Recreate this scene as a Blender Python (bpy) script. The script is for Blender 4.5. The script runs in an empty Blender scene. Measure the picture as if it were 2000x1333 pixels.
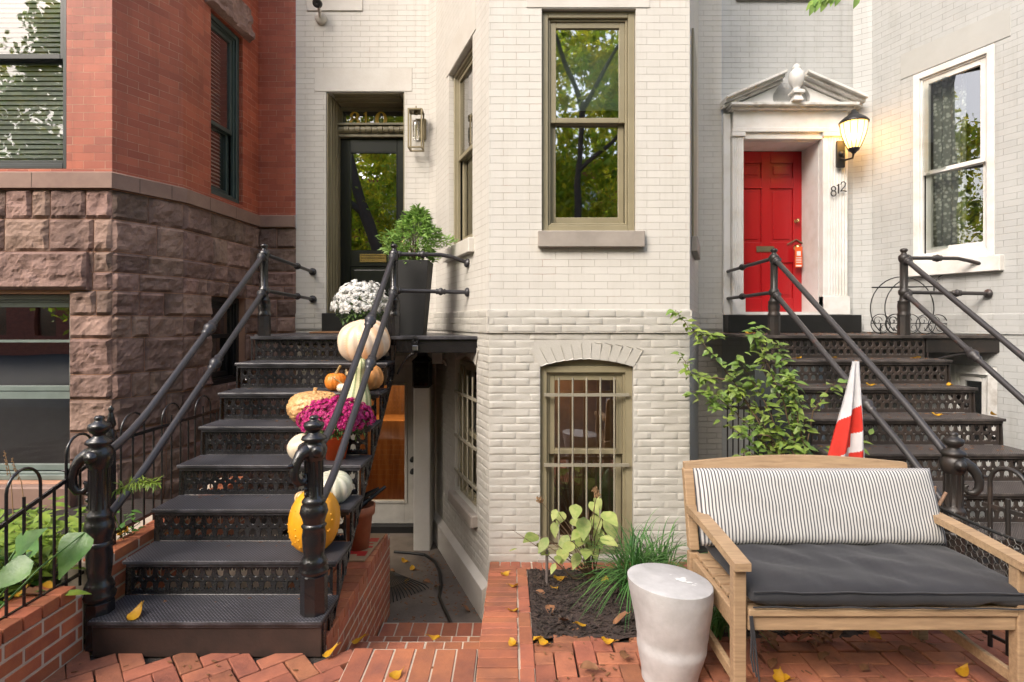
import bpy, math, random
from mathutils import Vector as V, Matrix, noise
from mathutils.geometry import tessellate_polygon
R = random.Random(7)
SC = bpy.context.scene
COL = SC.collection
F, CX, CY, CH = 1111.0, 1000.0, 628.0, 1.665      # focal length in photo pixels, principal point, camera height

def P(px, py, Y):
    return V(((px - CX) / F * Y, Y, CH - (py - CY) / F * Y))
def G(px, py, z=0.0):
    """point of a horizontal surface at height z"""
    Y = (CH - z) * F / (py - CY)
    return V(((px - CX) / F * Y, Y, z))
def lerp(a, b, t): return a + (b - a) * t

# ------------------------------------------------------------------ mesh collector
class Fr:
    """vertical wall frame: u runs left to right, d outwards (towards the street), z up"""
    def __init__(s, p0, p1):
        s.o = V((p0[0], p0[1], 0)); t = V((p1[0] - p0[0], p1[1] - p0[1], 0))
        s.len = t.length; s.t = t.normalized(); s.n = V((s.t.y, -s.t.x, 0))
    def at(s, u, d, z): return s.o + s.t * u + s.n * d + V((0, 0, z))
    def u_of(s, px):      # where the sight line of a pixel column meets the wall
        k = (px - CX) / F
        # o.x + u t.x = k (o.y + u t.y)
        return (k * s.o.y - s.o.x) / (s.t.x - k * s.t.y)
    def z_of(s, px, py):
        p = s.at(s.u_of(px), 0, 0); return CH - (py - CY) / F * p.y

class MB:
    def __init__(s): s.v = []; s.f = []; s.uv = []; s.sm = []; s.mi = []; s.cur = 0
    def face(s, pts, uv=None, smooth=False):
        i = len(s.v); s.v += [V(p) for p in pts]
        s.f.append(tuple(range(i, i + len(pts)))); s.uv.append(uv); s.sm.append(smooth); s.mi.append(s.cur)
    def idx(s, verts, faces, smooth=False):
        i = len(s.v); s.v += [V(p) for p in verts]
        for f in faces:
            s.f.append(tuple(i + k for k in f)); s.uv.append(None); s.sm.append(smooth); s.mi.append(s.cur)
    def obox(s, o, a, b, c):
        o, a, b, c = V(o), V(a), V(b), V(c)
        if a.cross(b).dot(c) < 0: o = o + a; a = -a
        vs = [o, o+a, o+a+b, o+b, o+c, o+a+c, o+a+b+c, o+b+c]
        s.idx(vs, [(3,2,1,0), (4,5,6,7), (0,1,5,4), (1,2,6,5), (2,3,7,6), (3,0,4,7)])
    def box(s, x0, x1, y0, y1, z0, z1):
        s.obox((x0, y0, z0), (x1-x0, 0, 0), (0, y1-y0, 0), (0, 0, z1-z0))
    def fbox(s, fr, u0, u1, d0, d1, z0, z1):
        s.obox(fr.at(u0, d0, z0), fr.t*(u1-u0), fr.n*(d1-d0), (0, 0, z1-z0))
    def cbox(s, c, ax, ay, az, h):   # centre, unit axes, half sizes
        ax, ay, az = V(ax)*h[0], V(ay)*h[1], V(az)*h[2]
        s.obox(V(c)-ax-ay-az, ax*2, ay*2, az*2)
    def tube(s, pts, r, n=10, cap=True, smooth=True):
        pts = [V(p) for p in pts]; k = len(pts)
        rs = r if isinstance(r, (list, tuple)) else [r]*k
        up = None; rings = []
        for i, p in enumerate(pts):
            a = pts[max(0, i-1)]; b = pts[min(k-1, i+1)]
            d = (b - a)
            if d.length < 1e-9: d = V((0, 0, 1))
            d.normalize()
            if up is None:
                up = V((0, 0, 1)) if abs(d.z) < .9 else V((1, 0, 0))
            x = up.cross(d)
            if x.length < 1e-4: x = V((1, .3, .2)).cross(d)
            x.normalize(); y = d.cross(x); up = y
            rings.append([p + (x*math.cos(2*math.pi*j/n) + y*math.sin(2*math.pi*j/n))*rs[i] for j in range(n)])
        vs = [q for ring in rings for q in ring]; fs = []
        for i in range(k-1):
            for j in range(n):
                a = i*n + j; b = i*n + (j+1) % n
                fs.append((a, b, b+n, a+n))
        s.idx(vs, fs, smooth)
        if cap:
            s.face(list(reversed(rings[0]))); s.face(rings[-1])
    def lathe(s, c, prof, n=20, smooth=True, axis=None, rot=0):
        c = V(c); ax = V(axis).normalized() if axis else V((0, 0, 1))
        x = V((1, 0, 0)) if abs(ax.x) < .9 else V((0, 1, 0))
        x = (x - ax*x.dot(ax)).normalized(); y = ax.cross(x)
        vs = []; fs = []
        for (r, z) in prof:
            for j in range(n):
                a = 2*math.pi*j/n + rot
                vs.append(c + ax*z + (x*math.cos(a) + y*math.sin(a))*r)
        for i in range(len(prof)-1):
            for j in range(n):
                a = i*n + j; b = i*n + (j+1) % n
                fs.append((a, b, b+n, a+n))
        s.idx(vs, fs, smooth)
        if prof[0][0] > 1e-4: s.face([vs[j] for j in reversed(range(n))])
        if prof[-1][0] > 1e-4: s.face([vs[(len(prof)-1)*n + j] for j in range(n)])
    def grid(s, fn, nu, nv, smooth=True, wrap=False, uv=False):
        vs = [fn(i/nu, j/nv) for j in range(nv+1) for i in range(nu + (0 if wrap else 1))]
        w = nu if wrap else nu+1
        i0 = len(s.v); s.v += [V(p) for p in vs]
        for j in range(nv):
            for i in range(nu):
                a = j*w + i; b = j*w + (i+1) % w
                s.f.append((i0+a, i0+b, i0+b+w, i0+a+w)); s.sm.append(smooth); s.mi.append(s.cur)
                s.uv.append([(i/nu, j/nv), ((i+1)/nu, j/nv), ((i+1)/nu, (j+1)/nv), (i/nu, (j+1)/nv)] if uv else None)
    def plate(s, loops, fn, th):
        """flat plate with holes: 2-D loops mapped by fn, thickened by vector th"""
        flat = [V((p[0], p[1], 0)) for lp in loops for p in lp]
        tris = tessellate_polygon([[V((p[0], p[1], 0)) for p in lp] for lp in loops])
        pts = [fn(p.x, p.y) for p in flat]; th = V(th)
        k = len(pts)
        vs = pts + [p + th for p in pts]; fs = []
        for t in tris:
            a, b, c = (pts[q] for q in t)
            if (b-a).cross(c-a).dot(th) > 0: t = t[::-1]
            fs.append(tuple(t)); fs.append(tuple(q + k for q in reversed(t)))
        o = 0
        for lp in loops:
            m = len(lp)
            for i in range(m):
                a = o+i; b = o+(i+1) % m
                fs.append((a, b, b+k, a+k))
            o += m
        s.idx(vs, fs)
    def build(s, name, mat, parent=None, loc=None, bevel=0, seg=1, solid=0, weld=False):
        off = WO.get(parent, V((0, 0, 0))) if parent else V(loc or (0, 0, 0))
        me = bpy.data.meshes.new(name)
        me.from_pydata([tuple(p - off) for p in s.v], [], s.f)
        uvl = me.uv_layers.new(name='UVMap')
        for poly, uv in zip(me.polygons, s.uv):
            if uv is None:
                nx, ny, nz = (abs(c) for c in poly.normal)
                for li, vi in zip(poly.loop_indices, poly.vertices):
                    p = s.v[vi]
                    uvl.data[li].uv = (p.x, p.y) if nz >= max(nx, ny) else ((p.y, p.z) if nx > ny else (p.x, p.z))
            else:
                for li, w in zip(poly.loop_indices, uv): uvl.data[li].uv = w
        me.polygons.foreach_set('use_smooth', s.sm)
        for m in (mat if isinstance(mat, (list, tuple)) else [mat]): me.materials.append(m)
        me.polygons.foreach_set('material_index', s.mi)
        me.update()
        o = bpy.data.objects.new(name, me); COL.objects.link(o)
        if parent: o.parent = parent; WO[o] = off
        else: o.location = off; WO[o] = off
        if weld:
            m = o.modifiers.new('weld', 'WELD'); m.merge_threshold = .0002
        if solid:
            m = o.modifiers.new('solid', 'SOLIDIFY'); m.thickness = solid; m.offset = -1
        if bevel:
            m = o.modifiers.new('bevel', 'BEVEL'); m.width = bevel; m.segments = seg
            m.limit_method = 'ANGLE'; m.angle_limit = .6; m.use_clamp_overlap = True
        return o
WO = {}
def tag(o, label=None, cat=None, group=None, kind=None):
    if label: o['label'] = label
    if cat: o['category'] = cat
    if group: o['group'] = group
    if kind: o['kind'] = kind
    return o
def thing(name, label, cat, loc, group=None):
    o = bpy.data.objects.new(name, None); COL.objects.link(o); o.location = V(loc); WO[o] = V(loc)
    o.empty_display_size = .1
    return tag(o, label, cat, group)

# wall with openings (u0, u1, z0, z1, depth[, rise]) - rise > 0 gives a segmental arch head
def wall(mb, fr, u0, u1, z0, z1, ops=(), uo=0.0):
    cuts = {u0, u1}
    def top(o, u):
        rise = o[5] if len(o) > 5 else 0
        if not rise: return o[3]
        t = (u - o[0]) / (o[1] - o[0]) * 2 - 1
        return o[3] + rise * (1 - t*t)
    for o in ops:
        n = 10 if len(o) > 5 else 1
        for i in range(n+1): cuts.add(lerp(o[0], o[1], i/n))
    cuts = sorted(c for c in cuts if u0 - 1e-6 <= c <= u1 + 1e-6)
    def q(a, b, za, zb, zc, zd):
        mb.face([fr.at(a, 0, za), fr.at(b, 0, zb), fr.at(b, 0, zc), fr.at(a, 0, zd)],
                [(a+uo, za), (b+uo, zb), (b+uo, zc), (a+uo, zd)])
    for a, b in zip(cuts, cuts[1:]):
        if b - a < 1e-6: continue
        m = (a + b) / 2
        hit = sorted([o for o in ops if o[0] < m < o[1]], key=lambda o: o[2])
        za = zb = z0
        for o in hit:
            if o[2] > min(za, zb) + 1e-6: q(a, b, za, zb, o[2], o[2])
            za, zb = top(o, a), top(o, b)
        if min(za, zb) < z1: q(a, b, za, zb, z1, z1)
    for o in ops:
        a, b, c, d, dep = o[:5]
        for (u, sgn) in ((a, 1), (b, -1)):
            pts = [fr.at(u, 0, c), fr.at(u, -dep, c), fr.at(u, -dep, d), fr.at(u, 0, d)]
            uv = [(u+uo, c), (u+uo+dep, c), (u+uo+dep, d), (u+uo, d)]
            if sgn < 0: pts.reverse(); uv.reverse()
            mb.face(pts, uv)
        mb.face([fr.at(a, 0, c), fr.at(b, 0, c), fr.at(b, -dep, c), fr.at(a, -dep, c)])
        n = 10 if len(o) > 5 else 1
        for i in range(n):
            ua, ub = lerp(a, b, i/n), lerp(a, b, (i+1)/n)
            mb.face([fr.at(ua, -dep, top(o, ua)), fr.at(ub, -dep, top(o, ub)), fr.at(ub, 0, top(o, ub)), fr.at(ua, 0, top(o, ua))])

# ------------------------------------------------------------------ materials
def nodes(name):
    m = bpy.data.materials.new(name); m.use_nodes = True
    nt = m.node_tree; b = nt.nodes['Principled BSDF']
    return m, nt, b
def N(nt, typ, **kw):
    n = nt.nodes.new(typ)
    for k, v in kw.items():
        if k in n.inputs: n.inputs[k].default_value = v
        else: setattr(n, k, v)
    return n
def L(nt, a, b): nt.links.new(a, b)
def rgb(c): return (c[0], c[1], c[2], 1)
def mixc(nt, fac, a, b, mode='MIX'):
    n = nt.nodes.new('ShaderNodeMix'); n.data_type = 'RGBA'; n.blend_type = mode
    for inp, val in ((n.inputs[0], fac), (n.inputs[6], a), (n.inputs[7], b)):
        if hasattr(val, 'is_linked'): nt.links.new(val, inp)
        elif isinstance(val, (int, float)): inp.default_value = val
        else: inp.default_value = rgb(val)
    return n.outputs[2]
def ramp(nt, src, p0, p1, c0=(0,0,0), c1=(1,1,1)):
    n = nt.nodes.new('ShaderNodeValToRGB'); e = n.color_ramp.elements
    e[0].position = p0; e[1].position = p1; e[0].color = rgb(c0); e[1].color = rgb(c1)
    nt.links.new(src, n.inputs[0]); return n.outputs[0]
def mathn(nt, op, a, b=0.0):
    n = nt.nodes.new('ShaderNodeMath'); n.operation = op
    for i, x in enumerate((a, b)):
        if hasattr(x, 'is_linked'): nt.links.new(x, n.inputs[i])
        else: n.inputs[i].default_value = x
    return n.outputs[0]
def bumpn(nt, b, h, dist, strength=1.0, prev=None):
    n = N(nt, 'ShaderNodeBump', Strength=strength, Distance=dist)
    nt.links.new(h, n.inputs['Height'])
    if prev: nt.links.new(prev.outputs[0], n.inputs['Normal'])
    nt.links.new(n.outputs[0], b.inputs['Normal']); return n

def M(name, col, rough=.5, metal=0, col2=None, vs=6, cut=(.35, .65), bump=0, bs=60, spec=.5, coat=0, detail=5, island=0, stretch=None, trans=0, sheen=0):
    m, nt, b = nodes(name)
    tc = N(nt, 'ShaderNodeTexCoord'); src = tc.outputs['Object']
    if stretch:
        mp = N(nt, 'ShaderNodeMapping'); mp.inputs['Scale'].default_value = stretch
        L(nt, src, mp.inputs[0]); src = mp.outputs[0]
    b.inputs['Roughness'].default_value = rough; b.inputs['Metallic'].default_value = metal
    b.inputs['Specular IOR Level'].default_value = spec; b.inputs['Coat Weight'].default_value = coat
    if sheen: b.inputs['Sheen Weight'].default_value = sheen
    col2 = col2 or tuple(c*.8 for c in col)
    nz = N(nt, 'ShaderNodeTexNoise', Scale=vs, Detail=detail, Roughness=.6); L(nt, src, nz.inputs['Vector'])
    c = mixc(nt, ramp(nt, nz.outputs[0], *cut), col, col2)
    if island:
        g = N(nt, 'ShaderNodeNewGeometry')
        mr = N(nt, 'ShaderNodeMapRange'); mr.inputs[3].default_value = 1-island; mr.inputs[4].default_value = 1+island
        L(nt, g.outputs['Random Per Island'], mr.inputs[0])
        cc = N(nt, 'ShaderNodeHueSaturation'); L(nt, mr.outputs[0], cc.inputs['Value']); L(nt, c, cc.inputs['Color'])
        h2 = N(nt, 'ShaderNodeMapRange'); h2.inputs[3].default_value = .5-island*.02; h2.inputs[4].default_value = .5+island*.035
        wn = N(nt, 'ShaderNodeTexWhiteNoise', noise_dimensions='1D'); L(nt, g.outputs['Random Per Island'], wn.inputs['W'])
        L(nt, wn.outputs[0], h2.inputs[0]); L(nt, h2.outputs[0], cc.inputs['Hue'])
        c = cc.outputs[0]
    L(nt, c, b.inputs['Base Color'])
    if bump:
        nb = N(nt, 'ShaderNodeTexNoise', Scale=bs, Detail=6, Roughness=.65); L(nt, src, nb.inputs['Vector'])
        bumpn(nt, b, nb.outputs[0], bump)
        rr = N(nt, 'ShaderNodeMapRange'); rr.inputs[3].default_value = max(.05, rough-.12); rr.inputs[4].default_value = min(1, rough+.12)
        L(nt, nb.outputs[0], rr.inputs[0]); L(nt, rr.outputs[0], b.inputs['Roughness'])
    if trans:
        tr = N(nt, 'ShaderNodeBsdfTranslucent'); L(nt, c, tr.inputs['Color'])
        mx = N(nt, 'ShaderNodeMixShader'); mx.inputs[0].default_value = trans
        out = nt.nodes['Material Output']
        L(nt, b.outputs[0], mx.inputs[1]); L(nt, tr.outputs[0], mx.inputs[2]); L(nt, mx.outputs[0], out.inputs[0])
    return m

def brick_mat(name, c1, c2, mortar, bw, bh, ms=.0022, depth=.003, rough=.65, warp=.0015, stain=None, stain_amt=.3, grime=.12, smooth=.2, bumpy=.0008, bs=45, fleck=None, uoff=(0,0,0)):
    m, nt, b = nodes(name)
    tc = N(nt, 'ShaderNodeTexCoord')
    nz = N(nt, 'ShaderNodeTexNoise', Scale=9, Detail=3); L(nt, tc.outputs['UV'], nz.inputs['Vector'])
    sub = N(nt, 'ShaderNodeVectorMath', operation='SUBTRACT'); L(nt, nz.outputs['Color'], sub.inputs[0]); sub.inputs[1].default_value = (.5, .5, .5)
    sc = N(nt, 'ShaderNodeVectorMath', operation='SCALE'); L(nt, sub.outputs[0], sc.inputs[0]); sc.inputs['Scale'].default_value = warp*4
    ad = N(nt, 'ShaderNodeVectorMath', operation='ADD'); L(nt, tc.outputs['UV'], ad.inputs[0]); L(nt, sc.outputs[0], ad.inputs[1])
    ad2 = N(nt, 'ShaderNodeVectorMath', operation='ADD'); L(nt, ad.outputs[0], ad2.inputs[0]); ad2.inputs[1].default_value = uoff
    bt = N(nt, 'ShaderNodeTexBrick'); L(nt, ad2.outputs[0], bt.inputs['Vector'])
    bt.inputs['Color1'].default_value = rgb(c1); bt.inputs['Color2'].default_value = rgb(c2); bt.inputs['Mortar'].default_value = rgb(mortar)
    bt.inputs['Scale'].default_value = 1; bt.inputs['Mortar Size'].default_value = ms; bt.inputs['Mortar Smooth'].default_value = smooth
    bt.inputs['Brick Width'].default_value = bw; bt.inputs['Row Height'].default_value = bh; bt.inputs['Bias'].default_value = 0
    # joints fade in and out under the paint
    n2 = N(nt, 'ShaderNodeTexNoise', Scale=5, Detail=6, Roughness=.7); L(nt, tc.outputs['UV'], n2.inputs['Vector'])
    vis = ramp(nt, n2.outputs[0], .36, .62, (.1,)*3, (1,)*3)
    jf = mathn(nt, 'MULTIPLY', bt.outputs['Fac'], vis)
    c = mixc(nt, jf, mixc(nt, 0.0, bt.outputs['Color'], c1), mortar)
    base = N(nt, 'ShaderNodeTexBrick'); L(nt, ad2.outputs[0], base.inputs['Vector'])
    for k, v in (('Scale', 1), ('Mortar Size', 0), ('Brick Width', bw), ('Row Height', bh), ('Bias', 0)): base.inputs[k].default_value = v
    base.inputs['Color1'].default_value = rgb(c1); base.inputs['Color2'].default_value = rgb(c2); base.inputs['Mortar'].default_value = rgb(c1)
    c = mixc(nt, jf, base.outputs['Color'], mortar)
    n3 = N(nt, 'ShaderNodeTexNoise', Scale=1.7, Detail=8, Roughness=.65); L(nt, tc.outputs['UV'], n3.inputs['Vector'])
    g = ramp(nt, n3.outputs[0], .35, .75, (1,)*3, (1-grime,)*3)
    c = mixc(nt, 1.0, c, g, 'MULTIPLY')
    mp = N(nt, 'ShaderNodeMapping'); mp.inputs['Scale'].default_value = (7, .55, 1); L(nt, tc.outputs['UV'], mp.inputs[0])
    n5 = N(nt, 'ShaderNodeTexNoise', Scale=1.6, Detail=6, Roughness=.7); L(nt, mp.outputs[0], n5.inputs['Vector'])   # rain streaks
    c = mixc(nt, 1.0, c, ramp(nt, n5.outputs[0], .5, .8, (1,)*3, (1-grime*1.1, 1-grime*1.2, 1-grime*1.4)), 'MULTIPLY')
    if stain:   # worn paint along the joints
        n4 = N(nt, 'ShaderNodeTexNoise', Scale=3.1, Detail=7, Roughness=.75); L(nt, tc.outputs['UV'], n4.inputs['Vector'])
        wide = N(nt, 'ShaderNodeTexBrick'); L(nt, ad2.outputs[0], wide.inputs['Vector'])
        for k, v in (('Scale', 1), ('Mortar Size', ms*2.2), ('Mortar Smooth', .8), ('Brick Width', bw), ('Row Height', bh), ('Bias', 0)): wide.inputs[k].default_value = v
        k = mathn(nt, 'MULTIPLY', ramp(nt, n4.outputs[0], .56, .7), wide.outputs['Fac'])
        c = mixc(nt, mathn(nt, 'MULTIPLY', k, stain_amt), c, stain)
    L(nt, c, b.inputs['Base Color']); b.inputs['Roughness'].default_value = rough
    inv = mathn(nt, 'SUBTRACT', 1.0, bt.outputs['Fac'])
    nb = N(nt, 'ShaderNodeTexNoise', Scale=bs, Detail=5); L(nt, tc.outputs['UV'], nb.inputs['Vector'])
    b1 = bumpn(nt, b, nb.outputs[0], bumpy)
    bumpn(nt, b, inv, depth, 1.0, b1)
    return m

def glass(name, refl=.3, tint=(.9, .95, .92), rough=.0, wave=.0):
    m, nt, b = nodes(name); out = nt.nodes['Material Output']; nt.nodes.remove(b)
    tr = N(nt, 'ShaderNodeBsdfTransparent'); tr.inputs[0].default_value = rgb(tint)
    gl = N(nt, 'ShaderNodeBsdfGlossy'); gl.inputs['Roughness'].default_value = rough; gl.inputs[0].default_value = (1, 1, 1, 1)
    fr = N(nt, 'ShaderNodeFresnel'); fr.inputs[0].default_value = 1.5
    mx = N(nt, 'ShaderNodeMixShader')
    L(nt, mathn(nt, 'MINIMUM', mathn(nt, 'ADD', fr.outputs[0], refl), .9), mx.inputs[0])
    if wave:
        tc = N(nt, 'ShaderNodeTexCoord'); nz = N(nt, 'ShaderNodeTexNoise', Scale=2.2, Detail=1); L(nt, tc.outputs['Object'], nz.inputs['Vector'])
        bp = N(nt, 'ShaderNodeBump', Strength=1, Distance=wave); L(nt, nz.outputs[0], bp.inputs['Height']); L(nt, bp.outputs[0], gl.inputs['Normal'])
    L(nt, tr.outputs[0], mx.inputs[1]); L(nt, gl.outputs[0], mx.inputs[2]); L(nt, mx.outputs[0], out.inputs[0])
    return m
def emit(name, col, s):
    m, nt, b = nodes(name)
    b.inputs['Base Color'].default_value = rgb(col); b.inputs['Emission Color'].default_value = rgb(col); b.inputs['Emission Strength'].default_value = s
    return m

cream = dict(rough=.55, smooth=.5, warp=.001)
MAT = dict(
 cream_brick = brick_mat('cream painted pressed brick', (.59,.565,.515), (.56,.535,.485), (.34,.305,.255), .198, .0562, ms=.0017, depth=.0022, stain=(.42,.16,.09), stain_amt=.55, grime=.10, **cream),
 cream_rough = brick_mat('cream painted common brick', (.555,.525,.47), (.53,.50,.445), (.49,.455,.405), .205, .0588, ms=.0045, depth=.010, rough=.6, smooth=.8, warp=.004, bumpy=.004, bs=22, grime=.12),
 grey_brick = brick_mat('grey painted brick', (.47,.475,.465), (.445,.45,.44), (.31,.305,.29), .198, .0562, ms=.0017, depth=.0025, stain=(.25,.19,.14), stain_amt=.4, grime=.15, **cream),
 red_brick = brick_mat('red pressed brick', (.44,.108,.054), (.31,.066,.034), (.58,.33,.22), .166, .0614, ms=.0024, depth=.003, rough=.55, smooth=.3, grime=.28, stain=(.05,.02,.015), stain_amt=.35, bumpy=.0006),
 cream_flat = M('cream masonry paint', (.565,.54,.49), .5, bump=.0015, bs=40, col2=(.50,.465,.41), vs=3),
 grey_flat = M('grey masonry paint', (.43,.43,.41), .55, bump=.001, bs=25, col2=(.39,.385,.365), vs=3),
 greige = M('greige basement paint', (.475,.455,.41), .5, bump=.0018, bs=45, col2=(.41,.39,.345), vs=3),
 olive = M('olive trim paint', (.255,.222,.14), .4, bump=.0004, bs=30, col2=(.22,.19,.118), vs=4),
 taupe = M('taupe sill paint', (.33,.29,.25), .5, bump=.0008, bs=30),
 white_paint = M('old white paint', (.72,.71,.69), .45, col2=(.60,.57,.52), vs=5, cut=(.45,.75), bump=.001, bs=35),
 white_worn = M('weathered white paint', (.68,.67,.64), .5, col2=(.30,.26,.21), vs=7, cut=(.5,.85), bump=.0015, bs=30),
 black_door = M('black door paint', (.012,.014,.012), .25, col2=(.011,.013,.011)),
 red_door = M('red door paint', (.40,.008,.012), .3, col2=(.37,.007,.011), vs=2),
 black_stone = M('black painted stone', (.015,.015,.015), .35, bump=.002, bs=30),
 iron = M('glossy black iron paint', (.009,.008,.009), .22, col2=(.016,.014,.014), bump=.003, bs=45, coat=.3),
 iron_rail = M('handrail iron paint', (.034,.033,.038), .36, col2=(.028,.027,.03), bump=.0006, bs=80),
 iron_brown = M('weathered iron paint', (.020,.017,.015), .45, col2=(.05,.032,.024), cut=(.5,.8), vs=9, bump=.0015, bs=60),
 iron_brown_rail = M('worn rail paint', (.035,.031,.031), .42, col2=(.13,.055,.035), cut=(.62,.75), vs=7, bump=.0006, bs=60),
 brownstone = M('brownstone', (.135,.08,.063), .85, col2=(.29,.185,.15), cut=(.3,.7), vs=7, detail=12, bump=.014, bs=22, island=.34),
 stone_joint = M('stone pointing', (.50,.27,.17), .85, bump=.002, bs=60),
 sandstone = M('smooth brownstone band', (.27,.17,.13), .65, col2=(.19,.11,.085), vs=3, bump=.001, bs=50),
 dark_green = M('dark green sash paint', (.045,.065,.058), .35),
 grey_green = M('grey green storm frame', (.17,.21,.19), .4),
 alu = M('dark storm sash', (.03,.035,.035), .35),
 blind = M('white blind slat', (.85,.85,.80), .4, trans=.35),
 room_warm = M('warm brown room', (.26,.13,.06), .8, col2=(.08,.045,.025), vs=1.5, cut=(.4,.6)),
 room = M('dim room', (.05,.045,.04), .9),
 curtain = M('pale curtain', (.5,.5,.45), .9, stretch=(30,30,.5), vs=2),
 pave = M('paving brick', (.36,.125,.068), .78, col2=(.20,.072,.046), vs=6, cut=(.4,.72), bump=.006, bs=30, island=.24),
 wall_brick = M('red wall brick', (.42,.135,.06), .6, col2=(.33,.095,.05), vs=12, bump=.002, bs=50, island=.14),
 step_brick = M('step brick', (.37,.122,.062), .7, col2=(.22,.08,.052), vs=6, cut=(.4,.75), bump=.003, bs=40, island=.22),
 mortar = M('brick mortar', (.55,.45,.35), .85, bump=.004, bs=70),
 dirt = M('dark sandy joints', (.045,.035,.028), .95, bump=.006, bs=50),
 soil = M('soil', (.035,.025,.02), .95, bump=.02, bs=30),
 mulch = M('bark mulch', (.030,.021,.017), .9, col2=(.055,.036,.028), vs=40, bump=.01, bs=60, island=.5),
 concrete = M('areaway concrete', (.17,.14,.115), .85, col2=(.09,.075,.06), vs=3, cut=(.35,.7), bump=.003, bs=40),
 asphalt = M('asphalt', (.05,.05,.052), .9, bump=.006, bs=80),
 sidewalk = M('pavement brick', (.25,.11,.07), .85, bump=.005, bs=20),
 teak = M('weathered teak', (.43,.29,.165), .65, col2=(.27,.175,.10), stretch=(3,30,30), vs=2.2, cut=(.3,.7), bump=.0012, bs=8, island=.08),
 charcoal = M('charcoal cushion fabric', (.015,.0145,.017), .85, col2=(.024,.023,.026), vs=5, bump=.0009, bs=300, sheen=.12),
 stool = M('grey cast concrete', (.50,.49,.485), .6, col2=(.34,.33,.325), vs=9, cut=(.35,.8), detail=9, bump=.0015, bs=30),
 terracotta = M('terracotta', (.40,.14,.065), .75, col2=(.30,.105,.05), vs=9, bump=.001, bs=40),
 orange_pot = M('orange plastic pot', (.78,.11,.02), .35),
 planter = M('charcoal planter', (.022,.022,.022), .55, bump=.0004, bs=60),
 brass = M('brass', (.75,.55,.25), .25, metal=1),
 pewter = M('weathered brass lantern', (.24,.20,.12), .42, metal=.6),
 coir = M('coir mat', (.20,.10,.045), .95, bump=.006, bs=150),
 cardboard = M('cardboard', (.42,.27,.15), .8),
 red_print = M('red print', (.55,.03,.02), .7),
 rubber = M('black rubber hose', (.015,.015,.014), .5),
 green_hose = M('green hose', (.02,.16,.09), .4),
 chrome = M('steel', (.5,.5,.5), .3, metal=1),
 wire = M('galvanised wire', (.25,.24,.22), .5, metal=.6),
 wood_stick = M('wooden stake', (.30,.20,.13), .8, col2=(.2,.11,.07)),
 tag_orange = M('orange card', (.80,.12,.02), .6),
 white_card = M('white card', (.8,.8,.78), .6),
 leaf_yel = M('yellow fallen leaf', (.62,.36,.012), .5, col2=(.50,.22,.02), vs=25, trans=.25),
 leaf_brn = M('brown fallen leaf', (.24,.11,.045), .7, col2=(.14,.06,.03), vs=25, bump=.002, bs=40),
 leaf_hosta = M('hosta leaf', (.05,.15,.022), .32, col2=(.10,.22,.03), vs=9, trans=.18, bump=.003, bs=30),
 leaf_lime = M('lime plant leaf', (.30,.40,.05), .5, col2=(.16,.28,.04), vs=14, trans=.35),
 leaf_hyd = M('pale hydrangea leaf', (.42,.45,.15), .55, col2=(.24,.33,.08), vs=12, cut=(.4,.6), trans=.35, island=.18),
 leaf_rose = M('glossy shrub leaf', (.10,.19,.04), .4, col2=(.24,.31,.06), vs=5, trans=.3, island=.3),
 leaf_cyp = M('cypress leaf', (.15,.28,.06), .6, col2=(.30,.46,.10), vs=5, trans=.3, island=.3),
 leaf_mum = M('chrysanthemum leaf', (.07,.13,.03), .6, col2=(.12,.2,.05), vs=20, trans=.2, island=.3),
 grass_blade = M('liriope blade', (.05,.15,.035), .4, col2=(.12,.24,.06), vs=4, trans=.25, island=.3),
 tree_leaf = M('street tree leaf', (.29,.42,.035), .5, col2=(.60,.52,.03), vs=1.1, cut=(.42,.62), trans=.6, island=.35),
 bark = M('bark', (.075,.052,.038), .9, bump=.03, bs=12),
 stem = M('plant stem', (.14,.09,.05), .8),
 white_petal = M('white petal', (.80,.79,.76), .6, trans=.2, island=.06),
 pink_petal = M('magenta petal', (.50,.012,.17), .5, col2=(.36,.006,.12), vs=30, trans=.2, island=.25),
 dry_flower = M('dried flower head', (.33,.20,.10), .9),
 lamp_black = M('lantern black metal', (.012,.012,.012), .4),
 clear = glass('clear pane', .05),
 pane_dark = glass('window pane', .25, wave=.0006),
 pane_bay = glass('coated bay pane', .48, wave=.0015, rough=.02),
 pane_door = glass('door pane', .48, wave=.0008),
 pane_blind = glass('storm pane over blinds', .07, wave=.002),
 pane_sky = glass('storm pane', .16, wave=.002),
 pane_low = glass('basement pane', .16, wave=.0006),
)
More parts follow.
